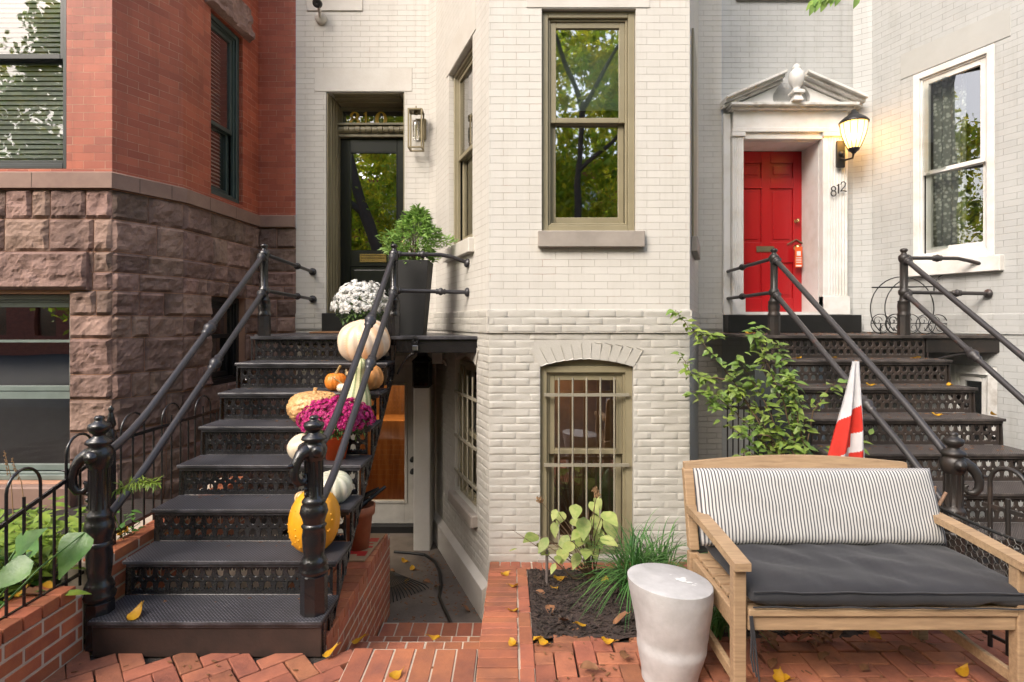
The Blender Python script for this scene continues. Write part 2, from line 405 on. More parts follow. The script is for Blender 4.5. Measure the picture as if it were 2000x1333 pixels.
# ================================================================== HOUSES
def ring(mb, fr, u0, u1, z0, z1, w, d0, d1, wt=None, wb=None):
    wt = w if wt is None else wt; wb = w if wb is None else wb
    mb.fbox(fr, u0, u0+w, d0, d1, z0, z1); mb.fbox(fr, u1-w, u1, d0, d1, z0, z1)
    if wt: mb.fbox(fr, u0+w, u1-w, d0, d1, z1-wt, z1)
    if wb: mb.fbox(fr, u0+w, u1-w, d0, d1, z0, z0+wb)
def fquad(mb, fr, u0, u1, z0, z1, d, skew=0):
    a, b = d + skew*(u1-u0)/2, d - skew*(u1-u0)/2
    mb.face([fr.at(u0, a, z0), fr.at(u1, b, z0), fr.at(u1, b, z1), fr.at(u0, a, z1)],
            [(0, 0), (u1-u0, 0), (u1-u0, z1-z0), (0, z1-z0)])
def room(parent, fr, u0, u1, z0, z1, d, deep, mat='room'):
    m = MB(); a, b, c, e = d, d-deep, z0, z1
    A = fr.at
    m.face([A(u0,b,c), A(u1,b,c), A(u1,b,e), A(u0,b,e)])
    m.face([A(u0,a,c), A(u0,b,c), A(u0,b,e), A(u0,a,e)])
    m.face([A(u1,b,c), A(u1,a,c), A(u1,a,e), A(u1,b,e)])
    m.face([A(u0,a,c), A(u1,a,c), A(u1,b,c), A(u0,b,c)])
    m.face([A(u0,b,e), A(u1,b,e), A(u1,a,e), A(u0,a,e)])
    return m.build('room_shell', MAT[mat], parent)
def window(parent, fr, u0, u1, z0, z1, dep, mf, ms, mp, rail, casing=.045, sash=.045, rise=0, deep=1.2, label=None, mroom='room', low_sash=None, skew=0):
    m = MB(); e = .002
    ring(m, fr, u0+e, u1-e, z0+e, z1-e, casing, -dep, -dep+.055)
    ring(m, fr, u0+casing+.002, u1-casing-.002, z0+casing+.002, z1-casing-.002, .018, -dep, -dep+.035)
    if rise:
        n = 12; pts = []
        for i in range(n+1):
            t = i/n; u = lerp(u0+e, u1-e, t); pts.append((u, z1 + rise*(1-(2*t-1)**2) - .003))
        lp = [(u0+e, z1)] + pts[1:-1] + [(u1-e, z1)]
        m.plate([lp], lambda u, z: fr.at(u, -dep+.04, z), fr.n*-.03)
    w = m.build('window', mf, parent, bevel=.004)
    if label: w['label'] = label
    a, b = u0+casing+.02, u1-casing-.02; zt, zb = z1-casing-.02, z0+casing+.02
    s1 = MB(); ring(s1, fr, a, b, rail-.02, zt, sash, -dep-.012, -dep+.022, None, .04); s1.build('upper_sash', ms, w, bevel=.003)
    s2 = MB(); ring(s2, fr, a, b, zb, rail+.018, sash, -dep-.05, -dep-.016, .04, sash*1.2); s2.build('lower_sash', low_sash or ms, w, bevel=.003)
    p = MB(); fquad(p, fr, a+sash*.7, b-sash*.7, rail, zt-sash*.7, -dep+.005, skew); p.build('pane', mp, w)
    p = MB(); fquad(p, fr, a+sash*.7, b-sash*.7, zb+sash*.7, rail, -dep-.034, skew); p.build('pane', mp, w)
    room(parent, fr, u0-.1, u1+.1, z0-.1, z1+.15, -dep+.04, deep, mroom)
    return w
def band(mb, pts, d, z0, z1, uo=0, chamfer=0):
    """projecting course along a polyline, mitred at the corners"""
    P2 = [V((p[0], p[1])) for p in pts]; off = []
    for i, p in enumerate(P2):
        ns = []
        if i > 0: t = (p - P2[i-1]).normalized(); ns.append(V((t.y, -t.x)))
        if i < len(P2)-1: t = (P2[i+1] - p).normalized(); ns.append(V((t.y, -t.x)))
        n = sum(ns, V((0, 0))); n.normalize(); k = d / max(.3, n.dot(ns[0])); off.append(p + n*k)
    u = uo
    for i in range(len(P2)-1):
        a, b, c, e = P2[i], P2[i+1], off[i], off[i+1]; w = (b-a).length
        q = lambda v, z: V((v.x, v.y, z))
        mb.face([q(c,z0), q(e,z0), q(e,z1-chamfer), q(c,z1-chamfer)], [(u,z0), (u+w,z0), (u+w,z1), (u,z1)])
        mb.face([q(c,z1-chamfer), q(e,z1-chamfer), q(b,z1), q(a,z1)], [(u,z1), (u+w,z1), (u+w,z1+d), (u,z1+d)])
        mb.face([q(a,z0), q(b,z0), q(e,z0), q(c,z0)], [(u,z0), (u+w,z0), (u+w,z0-d), (u,z0-d)])
        if i == 0: mb.face([q(a,z0), q(c,z0), q(c,z1-chamfer), q(a,z1)])
        if i == len(P2)-2: mb.face([q(e,z0), q(b,z0), q(b,z1), q(e,z1-chamfer)])
        u += w
ZT = 9.5; YW = 6.1; YB = 4.32

# ------------------------------------------------------------------ cream house, number 810
H = thing('cream_row_house', 'cream painted brick row house with olive trim and a projecting bay, in the middle', 'house', (0.6, 5.2, -.6))
pts810 = [(-2.317, YW), (-.889, YW), (-.799, 6.0), (-.175, YB), (1.349, YB), (1.96, 6.0), (2.0, YW), (2.251, YW)]
fr810 = [Fr(a, b) for a, b in zip(pts810, pts810[1:])]
fD, fS, fA, fF, fAR, fSR, fR = fr810
def uo(fr, X): return X - fr.o.x
dU0, dU1 = uo(fD, -1.993), uo(fD, -1.153)
b0, b1 = uo(fD, -1.80), uo(fD, -.985)
wa = (fA.u_of(877), fA.u_of(923)); la = (fA.u_of(889), fA.u_of(931))
wf = (uo(fF, .2255), uo(fF, .941)); lf = (uo(fF, .214), uo(fF, .922))
up = {fD: [(dU0, dU1, 1.58, 4.125, .37)], fA: [(wa[0], wa[1], 2.36, 4.04, .12)], fF: [(wf[0], wf[1], 2.349, 4.04, .11)]}
lo = {fD: [(b0, b1, -.6, 1.20, .14)], fA: [(la[0], la[1], .1, 1.31, .13, .06)], fF: [(lf[0], lf[1], -.13, 1.325, .11, .055)]}
mU, mL, mJ = MB(), MB(), MB(); u = 0
for fr in fr810:
    wall(mU, fr, 0, fr.len, 1.58 if fr is fD else 1.754, ZT, up.get(fr, []), u)
    if fr is fAR: mL2 = mL; mL = MB()
    wall(mJ if fr in (fA, fF) else mL, fr, 0, fr.len, -.75, 1.58, lo.get(fr, []), u); u += fr.len
mU.build('wall', MAT['cream_brick'], H); lowall = mL2.build('basement_wall', MAT['cream_rough'], H); mL.build('basement_wall', MAT['cream_rough'], H); mJ.build('pointing', MAT['greige'], lowall)
def paint_brick(mb, fr, u0, u1, z0, z1, base=0.0):
    w, h = u1-u0, z1-z0; nu = max(5, int(w/.024)); nv = 6; s = R.uniform(0, 99); ea, eb = .0045/w, .0045/h
    tl, tr_, pr = R.gauss(0, .0012), R.gauss(0, .0012), R.uniform(.0012, .0038)
    def rm(t, n, e):
        i = round(t*n)
        return 0 if i == 0 else 1 if i == n else e if i == 1 else 1-e if i == n-1 else e + (1-2*e)*(i-1)/(n-2)
    def fn(a, b):
        a, b = rm(a, nu, ea), rm(b, nv, eb); e = min(a*w, (1-a)*w, b*h, (1-b)*h); k = max(0, min(1, .7+e/.04)) if e > 0 else 0
        p = fr.at(u0+a*w, 0, z0+b*h); q = p + V((s, 0, 0))
        d = base + .0005 + k*(pr + tl*(2*a-1) + tr_*(2*b-1) + .0016*noise.noise(q*17) + .0012*noise.noise(q*47))
        return p + fr.t*(.0022*noise.noise(q*13)) + V((0, 0, .0024*noise.noise(q*11+V((5,5,5))))) + fr.n*d
    mb.grid(fn, nu, nv, smooth=True)
def paint_rows(mb, fr, z0, z1, n, ops, base=0.0, shift=0.0):
    h = (z1-z0)/n; j = .0016
    for r in range(n):
        za, zb_ = z0+r*h, z0+(r+1)*h; spans = [(0.0, fr.len)]
        for o in ops:
            a, b, c, d = o[:4]; hi = d + .17 if len(o) > 5 else d
            if (za+zb_)/2 > c and (za+zb_)/2 < hi:
                ex = .045 if za > d-.02 else 0.0; new = []
                for s0, s1 in spans:
                    if a-ex > s0: new.append((s0, min(s1, a-ex)))
                    if b+ex < s1: new.append((max(s0, b+ex), s1))
                spans = new
        for s0, s1 in spans:
            u = -(.102 if r % 2 else 0.0) - shift
            while u < s1:
                a, b = max(u, s0), min(u+.205+R.gauss(0,.004)*0, s1); u += .205
                if b-a < .02: continue
                paint_brick(mb, fr, a+j, b-j, za+j, zb_-j, base)
pb_ = MB()
for fr in (fA, fF): paint_rows(pb_, fr, -.74, 1.58, 40, lo[fr])
pb_.build('painted_bricks', MAT['greige'], lowall)
pb_ = MB()
for fr in (fA, fF): paint_rows(pb_, fr, 1.582, 1.750, 3, [], .018, .06)
pb_.build('belt_bricks', MAT['greige'], lowall)
m = MB(); band(m, [pts810[0], (-2.012, YW)], .018, 1.58, 1.754, 0, .012); m.build('belt_course', MAT['cream_rough'], H)
m = MB(); band(m, [(-1.135, YW)] + pts810[1:], .018, 1.578, 1.756, 1.2, .012)
m.build('belt_course', MAT['cream_rough'], H)
# lintels: smooth painted slabs nearly flush with the brick
m = MB(); m.fbox(fD, uo(fD, -2.114), uo(fD, -1.07), .001, .006, 4.13, 4.382); m.build('lintel', MAT['cream_flat'], H, bevel=.003)
m = MB(); m.fbox(fF, uo(fF, .11), uo(fF, 1.046), .001, .006, 4.045, 4.30); m.build('lintel', MAT['cream_flat'], H, bevel=.003)
m = MB(); m.fbox(fA, wa[0]-.1, wa[1]+.1, .001, .006, 4.045, 4.30); m.build('lintel', MAT['cream_flat'], H, bevel=.003)
m = MB(); m.fbox(fD, uo(fD, -2.2), uo(fD, -1.6), -.02, .015, 4.99, 5.12); m.build('upper_sill', MAT['cream_flat'], H, bevel=.004)
# arch of soldier bricks over the basement windows
for fr, (a, b), zs, rise in ((fF, lf, 1.325, .055), (fA, la, 1.31, .06)):
    m = MB(); n = max(5, int((b-a)/.062))
    for i in range(n):
        t0, t1 = i/n + .005, (i+1)/n - .005
        tt = (t0+t1)/2; lean = (tt-.5)*.16
        f = lambda t: zs + rise*(1-(2*t-1)**2) + .002
        q = [(lerp(a,b,t0), f(t0)), (lerp(a,b,t1), f(t1)), (lerp(a,b,t1)+lean, f(t1)+.118), (lerp(a,b,t0)+lean, f(t0)+.118)]
        m.plate([q], lambda uu, z: fr.at(uu, .0075, z), fr.n*-.02)
    m.build('brick_arch', MAT['greige'], H, bevel=.006)
# plastered plinth at the foot of the angled wall, inside the areaway
m = MB(); pl = [(-.889, YW-.0), (-.799, 6.0), (-.175, YB)]
band(m, pl, .055, -.7, -.33, 0, .04); m.build('plinth', MAT['cream_flat'], H)
# windows
window(H, fF, *wf, 2.349, 4.04, .09, MAT['olive'], MAT['olive'], MAT['pane_bay'], 3.215, casing=.05, label='tall front window with a coated pane that mirrors the trees', deep=.9)
m = MB(); m.fbox(fF, wf[0]+.08, wf[1]-.08, -.21, -.20, 3.34, 4.0); m.build('roller_shade', M('pale green roller shade', (.42,.52,.45), .8), bpy.data.objects['window'])
window(H, fA, *wa, 2.36, 4.04, .1, MAT['olive'], MAT['olive'], MAT['pane_dark'], 3.215, casing=.04, sash=.035, deep=.5)
w1 = window(H, fF, *lf, -.13, 1.325, .09, MAT['olive'], MAT['olive'], MAT['pane_low'], .66, casing=.05, rise=.055, deep=1.0, label='barred basement window under a brick arch', mroom='room_warm' if 'room_warm' in MAT else 'room')
w2 = window(H, fA, *la, .1, 1.31, .1, MAT['olive'], MAT['olive'], MAT['pane_low'], .66, casing=.035, sash=.03, rise=.06, deep=.5)
def bars(win, fr, a, b, z0, z1, n, zr, d):
    m = MB()
    for i in range(n):
        u = lerp(a, b, (i+.5)/n); m.tube([fr.at(u, d, z0), fr.at(u, d, z1)], .0075, 8)
    for z in zr: m.fbox(fr, a-.06, b+.06, d-.008, d+.006, z-.012, z+.012)
    m.build('security_bars', MAT['bars'], win)
MAT['bars'] = M('bar paint', (.27,.245,.185), .45)
bars(w1, fF, lf[0]+.09, lf[1]-.09, -.05, 1.235, 5, (1.105, .57), -.012)
bars(w2, fA, la[0]+.04, la[1]-.04, .17, 1.20, 4, (1.02, .62, .3), .0)
m = MB(); m.fbox(fF, wf[0]-.03, wf[1]+.06, -.02, .05, 2.223, 2.347); m.build('sill', MAT['taupe'], H, bevel=.006)
m = MB(); m.fbox(fA, wa[0]-.06, wa[1]+.05, -.02, .05, 2.235, 2.358); m.build('sill', MAT['cream_flat'], H, bevel=.006)
m = MB(); m.fbox(fA, la[0]-.04, la[1]+.04, -.02, .06, .0, .098); m.build('sill', MAT['taupe'], H, bevel=.008)
m = MB(); m.fbox(fF, lf[0]-.02, lf[1]+.02, -.02, .03, -.2, -.132); m.build('sill', MAT['taupe'], H, bevel=.006)
m = MB(); m.fbox(fAR, .25, .95, .0, .05, 2.223, 2.347); m.build('sill', MAT['taupe'], H, bevel=.006)
m = MB(); m.fbox(fAR, .3, .9, .002, .02, 2.35, 4.04); m.build('side_window', MAT['olive'], H, bevel=.006)
# alarm sticker on the side window
m = MB(); m.plate([[(math.cos(t/14*6.283)*.022, math.sin(t/14*6.283)*.05) for t in range(14)]], lambda x, z: fA.at(fA.u_of(910)+x, -.096, 2.49+z), fA.n*.001)
st = m.build('alarm_sticker', MAT['white_card'], H)
m = MB(); m.fbox(fA, fA.u_of(910)-.015, fA.u_of(910)+.015, -.0945, -.0942, 2.475, 2.482); m.fbox(fA, fA.u_of(910)-.012, fA.u_of(910)+.012, -.0945, -.0942, 2.495, 2.51); m.build('print', M('blue print', (.1,.12,.4), .6), st)
# black stone threshold
m = MB(); m.fbox(fD, uo(fD, -2.01), uo(fD, -1.137), -.3, .1, 1.546, 1.752); m.build('threshold', MAT['black_stone'], H, bevel=.006)
# door surround (olive)
m = MB(); e = .003; zb = 1.753
def jamb(X, sgn):
    u = uo(fD, X)
    for (d0, d1, th) in ((-.36, -.012, .012), (-.36, -.10, .026), (-.36, -.16, .034), (-.36, -.24, .042)):
        a, b = (u+e, u+e+th) if sgn > 0 else (u-e-th, u-e)
        m.fbox(fD, a, b, d0, d1, zb, 4.122)
jamb(-1.993, 1); jamb(-1.153, -1)
for (d0, d1, th) in ((-.36, -.012, .012), (-.36, -.10, .026), (-.36, -.2, .036)):
    m.fbox(fD, dU0+.06, dU1-.06, d0, d1, 4.122-th, 4.1225)
ds = m.build('door_surround', MAT['olive'], H, bevel=.004)
m = MB(); dl, dr = uo(fD, -1.95), uo(fD, -1.196)
m.fbox(fD, dl, dr, -.37, -.30, 3.745, 3.775); m.fbox(fD, dl, dr, -.37, -.255, 3.862, 3.885)
for i in range(12):     # carved bar of gadroons
    u0_ = lerp(dl, dr, i/12)+.003; u1_ = lerp(dl, dr, (i+1)/12)-.003; k = i % 2
    m.tube([fD.at(u0_, -.30+.008*k, 3.818), fD.at(u1_, -.30+.008*k, 3.818)], .040, 12)
m.build('transom_bar', MAT['olive'], ds)
m = MB(); ring(m, fD, dl, dr, 3.886, 4.085, .03, -.37, -.335, .04, .004); m.build('transom_frame', MAT['olive'], ds, bevel=.003)
m = MB(); fquad(m, fD, dl+.02, dr-.02, 3.886, 4.06, -.352); m.build('transom_pane', MAT['pane_low'], ds)
def digit(mb, fr, ch, u, z, w, h, d, th=.003):
    def ell(cx, cz, rx, rz, n=22): return [(cx+rx*math.cos(2*math.pi*i/n), cz+rz*math.sin(2*math.pi*i/n)) for i in range(n)]
    def put(loops): mb.plate(loops, lambda x, y: fr.at(u+x*w, d, z+y*h), fr.n*th)
    if ch == '0': put([ell(.5, .5, .48, .5), list(reversed(ell(.5, .5, .20, .43)))])
    if ch == '8':
        put([ell(.5, .74, .40, .26), list(reversed(ell(.5, .74, .15, .185)))])
        put([ell(.5, .27, .48, .28), list(reversed(ell(.5, .27, .20, .2)))])
    if ch == '1':
        put([[(.38,0.04), (.62,0.04), (.62,1.0), (.5,1.0), (.2,.86), (.2,.82), (.38,.86)]]); put([[(.2,0), (.8,0), (.8,.04), (.2,.04)]])
m = MB()
for ch, px, w in (('8', 681, .135), ('1', 707, .09), ('0', 732, .145)):
    X = (px - CX)/F*6.45; digit(m, fD, ch, uo(fD, X), 3.868, w, .172, -.347)
MAT['gold'] = M('gold leaf numerals', (.95,.62,.10), .5)
m.build('house_number', MAT['gold'], ds)
# the door
m = MB(); d0, d1 = -.40, -.362; xl, xr = uo(fD, -1.948), uo(fD, -1.198); zb, zt = 1.756, 3.742
gl, gr, gz0, gz1 = uo(fD, -1.84), uo(fD, -1.306), 2.466, 3.587
pz0, pz1 = 1.88, 2.29
m.fbox(fD, xl, gl, d0, d1, zb, zt); m.fbox(fD, gr, xr, d0, d1, zb, zt)
for a, b in ((gz1, zt), (pz1, gz0), (zb, pz0)): m.fbox(fD, gl, gr, d0, d1, a, b)
m.fbox(fD, gl, gr, d0, d1-.014, pz0, pz1); m.fbox(fD, gl+.04, gr-.04, d1-.014, d1-.004, pz0+.04, pz1-.04)
door = m.build('front_door', MAT['black_door'], H, bevel=.005, seg=2); door['label'] = 'glossy black half glazed front door'
m = MB(); fquad(m, fD, gl, gr, gz0, gz1, d1-.018); m.build('door_glass', MAT['pane_door'], door)
m = MB(); ring(m, fD, gl, gr, gz0, gz1, .008, d1-.016, d1+.004); m.build('glazing_bead', MAT['black_door'], door)
m = MB(); a, b = uo(fD, -1.728), uo(fD, -1.425)
ring(m, fD, a, b, 2.335, 2.43, .016, d1, d1+.012); m.fbox(fD, a+.016, b-.016, d1, d1+.006, 2.352, 2.38); m.fbox(fD, a+.016, b-.016, d1, d1+.008, 2.385, 2.412)
m.build('mail_slot', MAT['brass'], door, bevel=.002)
m = MB(); k = fD.at(uo(fD, -1.235), d1, 2.55); m.lathe(k, [(.02,0), (.02,.006), (.01,.01), (.01,.035), (.028,.045), (.03,.06), (.02,.072), (0,.075)], 16, axis=fD.n)
m.build('knob', MAT['brass'], door)
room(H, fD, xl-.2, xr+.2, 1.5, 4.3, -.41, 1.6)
# basement door (open way below the landing)
m = MB(); c0, c1 = uo(fD, -1.775), uo(fD, -1.0); d0, d1 = -.12, -.075
g0, g1, z0, z1 = uo(fD, -1.66), uo(fD, -1.165), -.28, .97
m.fbox(fD, c0, g0, d0, d1, -.53, 1.197); m.fbox(fD, g1, c1, d0, d1, -.53, 1.197); m.fbox(fD, g0, g1, d0, d1, z1, 1.197); m.fbox(fD, g0, g1, d0, d1, -.53, z0)
ring(m, fD, g0-.03, g1+.03, z0-.03, z1+.03, .03, d1, d1+.012)
bd = m.build('basement_door', M('dull door paint', (.42,.40,.36), .5), H, bevel=.003); bd['label'] = 'white basement door with a long glass panel'
m = MB(); fquad(m, fD, g0, g1, z0, z1, -.09); m.build('door_glass', MAT['clear'], bd)
for z in (.17, .04):
    m = MB(); m.lathe(fD.at(uo(fD, -1.075), d1, z), [(.028,0), (.028,.008), (.012,.012), (.012,.03), (.026,.04), (.026,.055), (.012,.064), (0,.065)], 16, axis=fD.n)
    m.build('knob', MAT['lamp_black'], bd)
m = MB(); m.fbox(fD, b0, b1, -.13, .02, -.62, -.532); m.build('doorsill', MAT['lamp_black'], H)
MAT['wood_room'] = M('warm wood kitchen', (.40,.18,.055), .6, col2=(.22,.09,.028), stretch=(8,8,1), vs=2)
room(H, fD, c0-.6, c1+.3, -.6, 1.35, -.14, 2.0, 'wood_room')
m = MB(); m.fbox(fD, c0-.3, c1-.1, -1.5, -1.0, -.6, .42); m.build('kitchen_counter', MAT['wood_room'], H)
# white panelled column under the landing
m = MB(); m.box(-.975, -.81, 5.62, 5.98, -.62, 1.36); m.build('porch_pier', MAT['cream_flat'], H, bevel=.012, seg=2)

# ------------------------------------------------------------------ red house on the left
RH = thing('red_row_house', 'red brick row house over a rough brownstone basement, on the left', 'house', (-3.4, 5.2, 0))
ptsR = [(-6.5, 4.33), (-3.044, 4.33), (-2.80, 4.84), (-2.72, YW), (-2.318, YW)]
frR = [Fr(a, b) for a, b in zip(ptsR, ptsR[1:])]
rF, rC, rS, rB = frR
ruw = (uo(rF, -4.75), uo(rF, -3.391)); rlw = (uo(rF, -4.75), uo(rF, -3.363))
rsw = (rS.u_of(412), rS.u_of(474)); rsl = (rS.u_of(412), rS.u_of(479))
ops_u = {rF: [(ruw[0], ruw[1], 2.826, 4.75, .1)], rS: [(rsw[0], rsw[1], 2.845, 4.55, .12)]}
ops_l = {rF: [(rlw[0], rlw[1], .43, 1.875, .16)], rS: [(rsl[0], rsl[1], 1.05, 1.90, .14)]}
mU, mL = MB(), MB(); u = 0
for fr in frR:
    wall(mU, fr, 0, fr.len, 2.80, ZT, ops_u.get(fr, []), u); wall(mL, fr, 0, fr.len, -.6, 2.68, ops_l.get(fr, []), u); u += fr.len
mU.build('wall', MAT['red_brick'], RH)
sj = mL.build('stone_base', MAT['stone_joint'], RH)
m = MB(); band(m, ptsR, .045, 2.672, 2.806, 0, .02); m.build('belt_course', MAT['sandstone'], RH, bevel=.004)
m = MB()
for fr, us in ((rF, (uo(rF, -3.62), uo(rF, -4.2))), (rC, (.18, .44)), (rS, (.32, .75))):
    for u in us: m.fbox(fr, u-.0015, u+.0015, .035, .0462, 2.675, 2.785)
m.build('belt_joint', MAT['dirt'], RH)
# rock-faced ashlar, each block with its own broken face
def block(mb, fr, u0, u1, z0, z1, seed, amp=1.0, base=0):
    w, h = u1-u0, z1-z0; nu = max(4, int(w/.021)); nv = max(3, int(h/.021))
    tilt, tz = R.uniform(-.02, .02), R.uniform(-.03, .03)
    def fn(a, b):
        u = lerp(u0, u1, a); z = lerp(z0, z1, b)
        e = min(a*w, (1-a)*w, b*h, (1-b)*h); k = max(0, min(1, e/.017)); k = k*(2-k)
        p = fr.at(u, 0, z) + V((seed*3.7, seed*1.3, 0))
        n1 = noise.fractal(p*5.5, .9, 2.1, 4); cell = noise.voronoi(V((p.x*9+p.y*9, p.z*11, seed)))[0][0]
        rid = 1-abs(noise.noise(V((p.x*7+p.y*7, p.z*13, seed*2.1))))*1.6
        n2 = noise.fractal(p*17, .8, 2.2, 3)
        d = .003 + k*amp*.8*(.004 + .014*n1 + .022*cell + .010*rid + .012*n2 + tilt*(a-.5) + tz*(b-.5))
        return fr.at(u, max(.004, d)+base, z)
    mb.grid(fn, nu, nv, smooth=False)
    for (p, q) in (((u0, z0), (u1, z0)), ((u1, z0), (u1, z1)), ((u1, z1), (u0, z1)), ((u0, z1), (u0, z0))):
        mb.face([fr.at(p[0], -.01, p[1]), fr.at(q[0], -.01, q[1]), fr.at(q[0], .0041+base, q[1]), fr.at(p[0], .0041+base, p[1])])
courses = [-.6, -.35, -.1, .13, .35, .60, .82, 1.07, 1.26, 1.536, 1.708, 1.90, 2.04, 2.195, 2.444, 2.668]
ms_ = MB(); seed = 0; J = .0032
for fr, ua, ub in ((rF, uo(rF, -5.2), rF.len), (rC, 0, rC.len), (rS, 0, rS.len), (rB, 0, rB.len)):
    for ci, (za, zb_) in enumerate(zip(courses, courses[1:])):
        spans = [(ua, ub)]
        for o in ops_l.get(fr, []):
            if za < o[3]-.02 and zb_ > o[2]+.02:
                new = []
                for s0, s1 in spans:
                    if o[0] > s0: new.append((s0, min(s1, o[0])))
                    if o[1] < s1: new.append((max(s0, o[1]), s1))
                spans = new
        for s0, s1 in spans:
            u = s0
            while u < s1 - .01:
                w = R.choice((.14, .2, .27, .33, .4)) if zb_-za < .24 else R.choice((.24, .34, .42))
                if s1 - (u+w) < .11: w = s1-u
                if fr is rF and za > 1.85 and zb_ < 2.2 and u < uo(rF, -3.25) and u+w > uo(rF, -4.9): pass
                seed += 1; block(ms_, fr, u+J*(u > s0+1e-6), min(u+w, s1)-(J if u+w < s1-1e-6 else 0), za+J, zb_-J, seed)
                u += w
ms_.build('rock_faced_blocks', MAT['brownstone'], sj)
m = MB(); block(m, rF, uo(rF, -4.95), uo(rF, -3.21), 1.905, 2.19, 501, 1.15, .035); m.build('lintel', MAT['brownstone'], RH)
m = MB(); block(m, rS, rsw[0]-.1, rsw[1]+.12, 4.555, 4.9, 502, 1.6, .02); m.build('lintel', MAT['brownstone'], RH)
m = MB(); m.fbox(rF, rlw[0]-.2, rlw[1]+.06, -.02, .09, .25, .425); m.build('sill', MAT['sandstone'], RH, bevel=.01)
# windows
w = window(RH, rF, *ruw, 2.826, 4.75, .06, MAT['alu'], MAT['alu'], MAT['pane_blind'], 3.70, casing=.03, sash=.03, deep=.6, label='large storm window with white blinds reflecting the sky')
m = MB()
for i in range(48):
    z = 2.90 + i*.038
    if z > 4.7: break
    m.obox(rF.at(ruw[0]+.05, -.115, z), rF.t*(ruw[1]-ruw[0]-.10), rF.n*-.012 + V((0,0,.031)), (0, 0, .0015))
m.fbox(rF, ruw[0]+.07, ruw[1]-.07, -.145, -.12, 2.86, 2.885)
m.build('blind', MAT['blind'], w)
w = window(RH, rS, *rsw, 2.845, 4.55, .09, MAT['dark_green'], MAT['dark_green'], MAT['pane_dark'], 3.55, casing=.05, sash=.04, deep=.5, label='narrow dark green side window with half lowered blind')
m = MB()
for i in range(42):
    z = 2.95+i*.038
    m.obox(rS.at(rsw[0]+.09, -.155, z), rS.t*(rsw[1]-rsw[0]-.22), rS.n*-.02 + V((0,0,.022)), (0, 0, .0015))
m.build('blind', MAT['blind'], w)
w = window(RH, rF, *rlw, .43, 1.875, .14, MAT['grey_green'], MAT['grey_green'], MAT['pane_dark'], 1.14, casing=.04, sash=.04, deep=.8, label='wide grey green storm window close to the ground')
m = MB(); m.fbox(rF, rlw[0]+.06, rlw[1]-.06, -.135, -.11, 1.06, 1.115); m.fbox(rF, rlw[0]+.06, rlw[1]-.06, -.13, -.115, 1.50, 1.52); m.build('storm_rail', MAT['grey_green'], w)
window(RH, rS, *rsl, 1.05, 1.90, .12, MAT['lamp_black'], MAT['lamp_black'], MAT['pane_dark'], 1.52, casing=.05, sash=.04, deep=.5)

# ------------------------------------------------------------------ grey house, number 812
GH = thing('grey_row_house', 'pale grey painted brick row house with a red door under a broken pediment', 'house', (3.6, 5.6, -.3))
ptsG = [(2.252, YW), (3.657, YW), (3.80, 6.0), (4.43, YB), (5.9, YB)]
frG = [Fr(a, b) for a, b in zip(ptsG, ptsG[1:])]
gD, gS, gA, gFr = frG
gw = (gA.u_of(1783), gA.u_of(1943)); gb = (gA.u_of(1846), gA.u_of(1948))
mU, mL = MB(), MB(); u = 0
ou = {gD: [(uo(gD, 2.464), uo(gD, 3.29), 1.56, 3.60, .36)], gA: [(gw[0], gw[1], 2.24, 4.085, .1)]}
ol = {gA: [(gb[0], gb[1], .35, 1.27, .1)], gD: [(.35, 1.1, -.5, 1.2, .15)]}
for fr in frG:
    wall(mU, fr, 0, fr.len, 1.56, ZT, ou.get(fr, []), u); wall(mL, fr, 0, fr.len, -.75, 1.56, ol.get(fr, []), u); u += fr.len
mU.build('wall', MAT['grey_brick'], GH); mL.build('basement_wall', MAT['grey_brick'], GH)
m = MB(); band(m, [ptsG[1], ptsG[2], ptsG[3], ptsG[4]], .012, 1.555, 1.735, 0, .01); m.build('belt_course', MAT['grey_brick'], GH)
m = MB(); m.fbox(gA, gw[0]-.12, gw[1]+.12, .001, .006, 4.09, 4.34); m.build('lintel', MAT['grey_flat'], GH, bevel=.003)
m = MB(); m.fbox(gD, uo(gD, 2.4), uo(gD, 3.5), -.02, .03, 5.10, 5.25); m.build('upper_sill', MAT['taupe'], GH)
w = window(GH, gA, *gw, 2.24, 4.085, .05, MAT['white_paint'], MAT['white_paint'], MAT['pane_sky'], 3.10, casing=.06, sash=.05, deep=.7, skew=.27, label='white framed window with a lace curtain')
m = MB(); a, b = gw[0]+.06, gw[0]+.36
m.grid(lambda i, j: gA.at(lerp(a, b, i), -.20 + .018*math.sin(i*22), lerp(2.3, 4.05, j)), 40, 4)
mm, nt, bs_ = nodes('lace curtain'); tc = N(nt, 'ShaderNodeTexCoord'); vo = N(nt, 'ShaderNodeTexVoronoi', Scale=26); L(nt, tc.outputs['Object'], vo.inputs['Vector'])
L(nt, ramp(nt, vo.outputs['Distance'], .25, .5, (.55,.55,.48), (.16,.17,.14)), bs_.inputs['Base Color']); bs_.inputs['Roughness'].default_value = .9
m.build('lace_curtain', mm, w, solid=.003)
m = MB(); m.fbox(gA, gw[0]-.05, gw[1]+.07, -.02, .06, 2.10, 2.237); m.build('sill', MAT['white_paint'], GH, bevel=.006)
window(GH, gA, *gb, .35, 1.27, .06, MAT['white_worn'], MAT['white_worn'], MAT['pane_dark'], .8, casing=.08, deep=.5, label='weathered white basement window under the landing')
m = MB(); m.fbox(gD, uo(gD, 2.262), uo(gD, 3.655), -.0, .16, 1.547, 1.733); m.build('threshold', MAT['black_stone'], GH, bevel=.006)
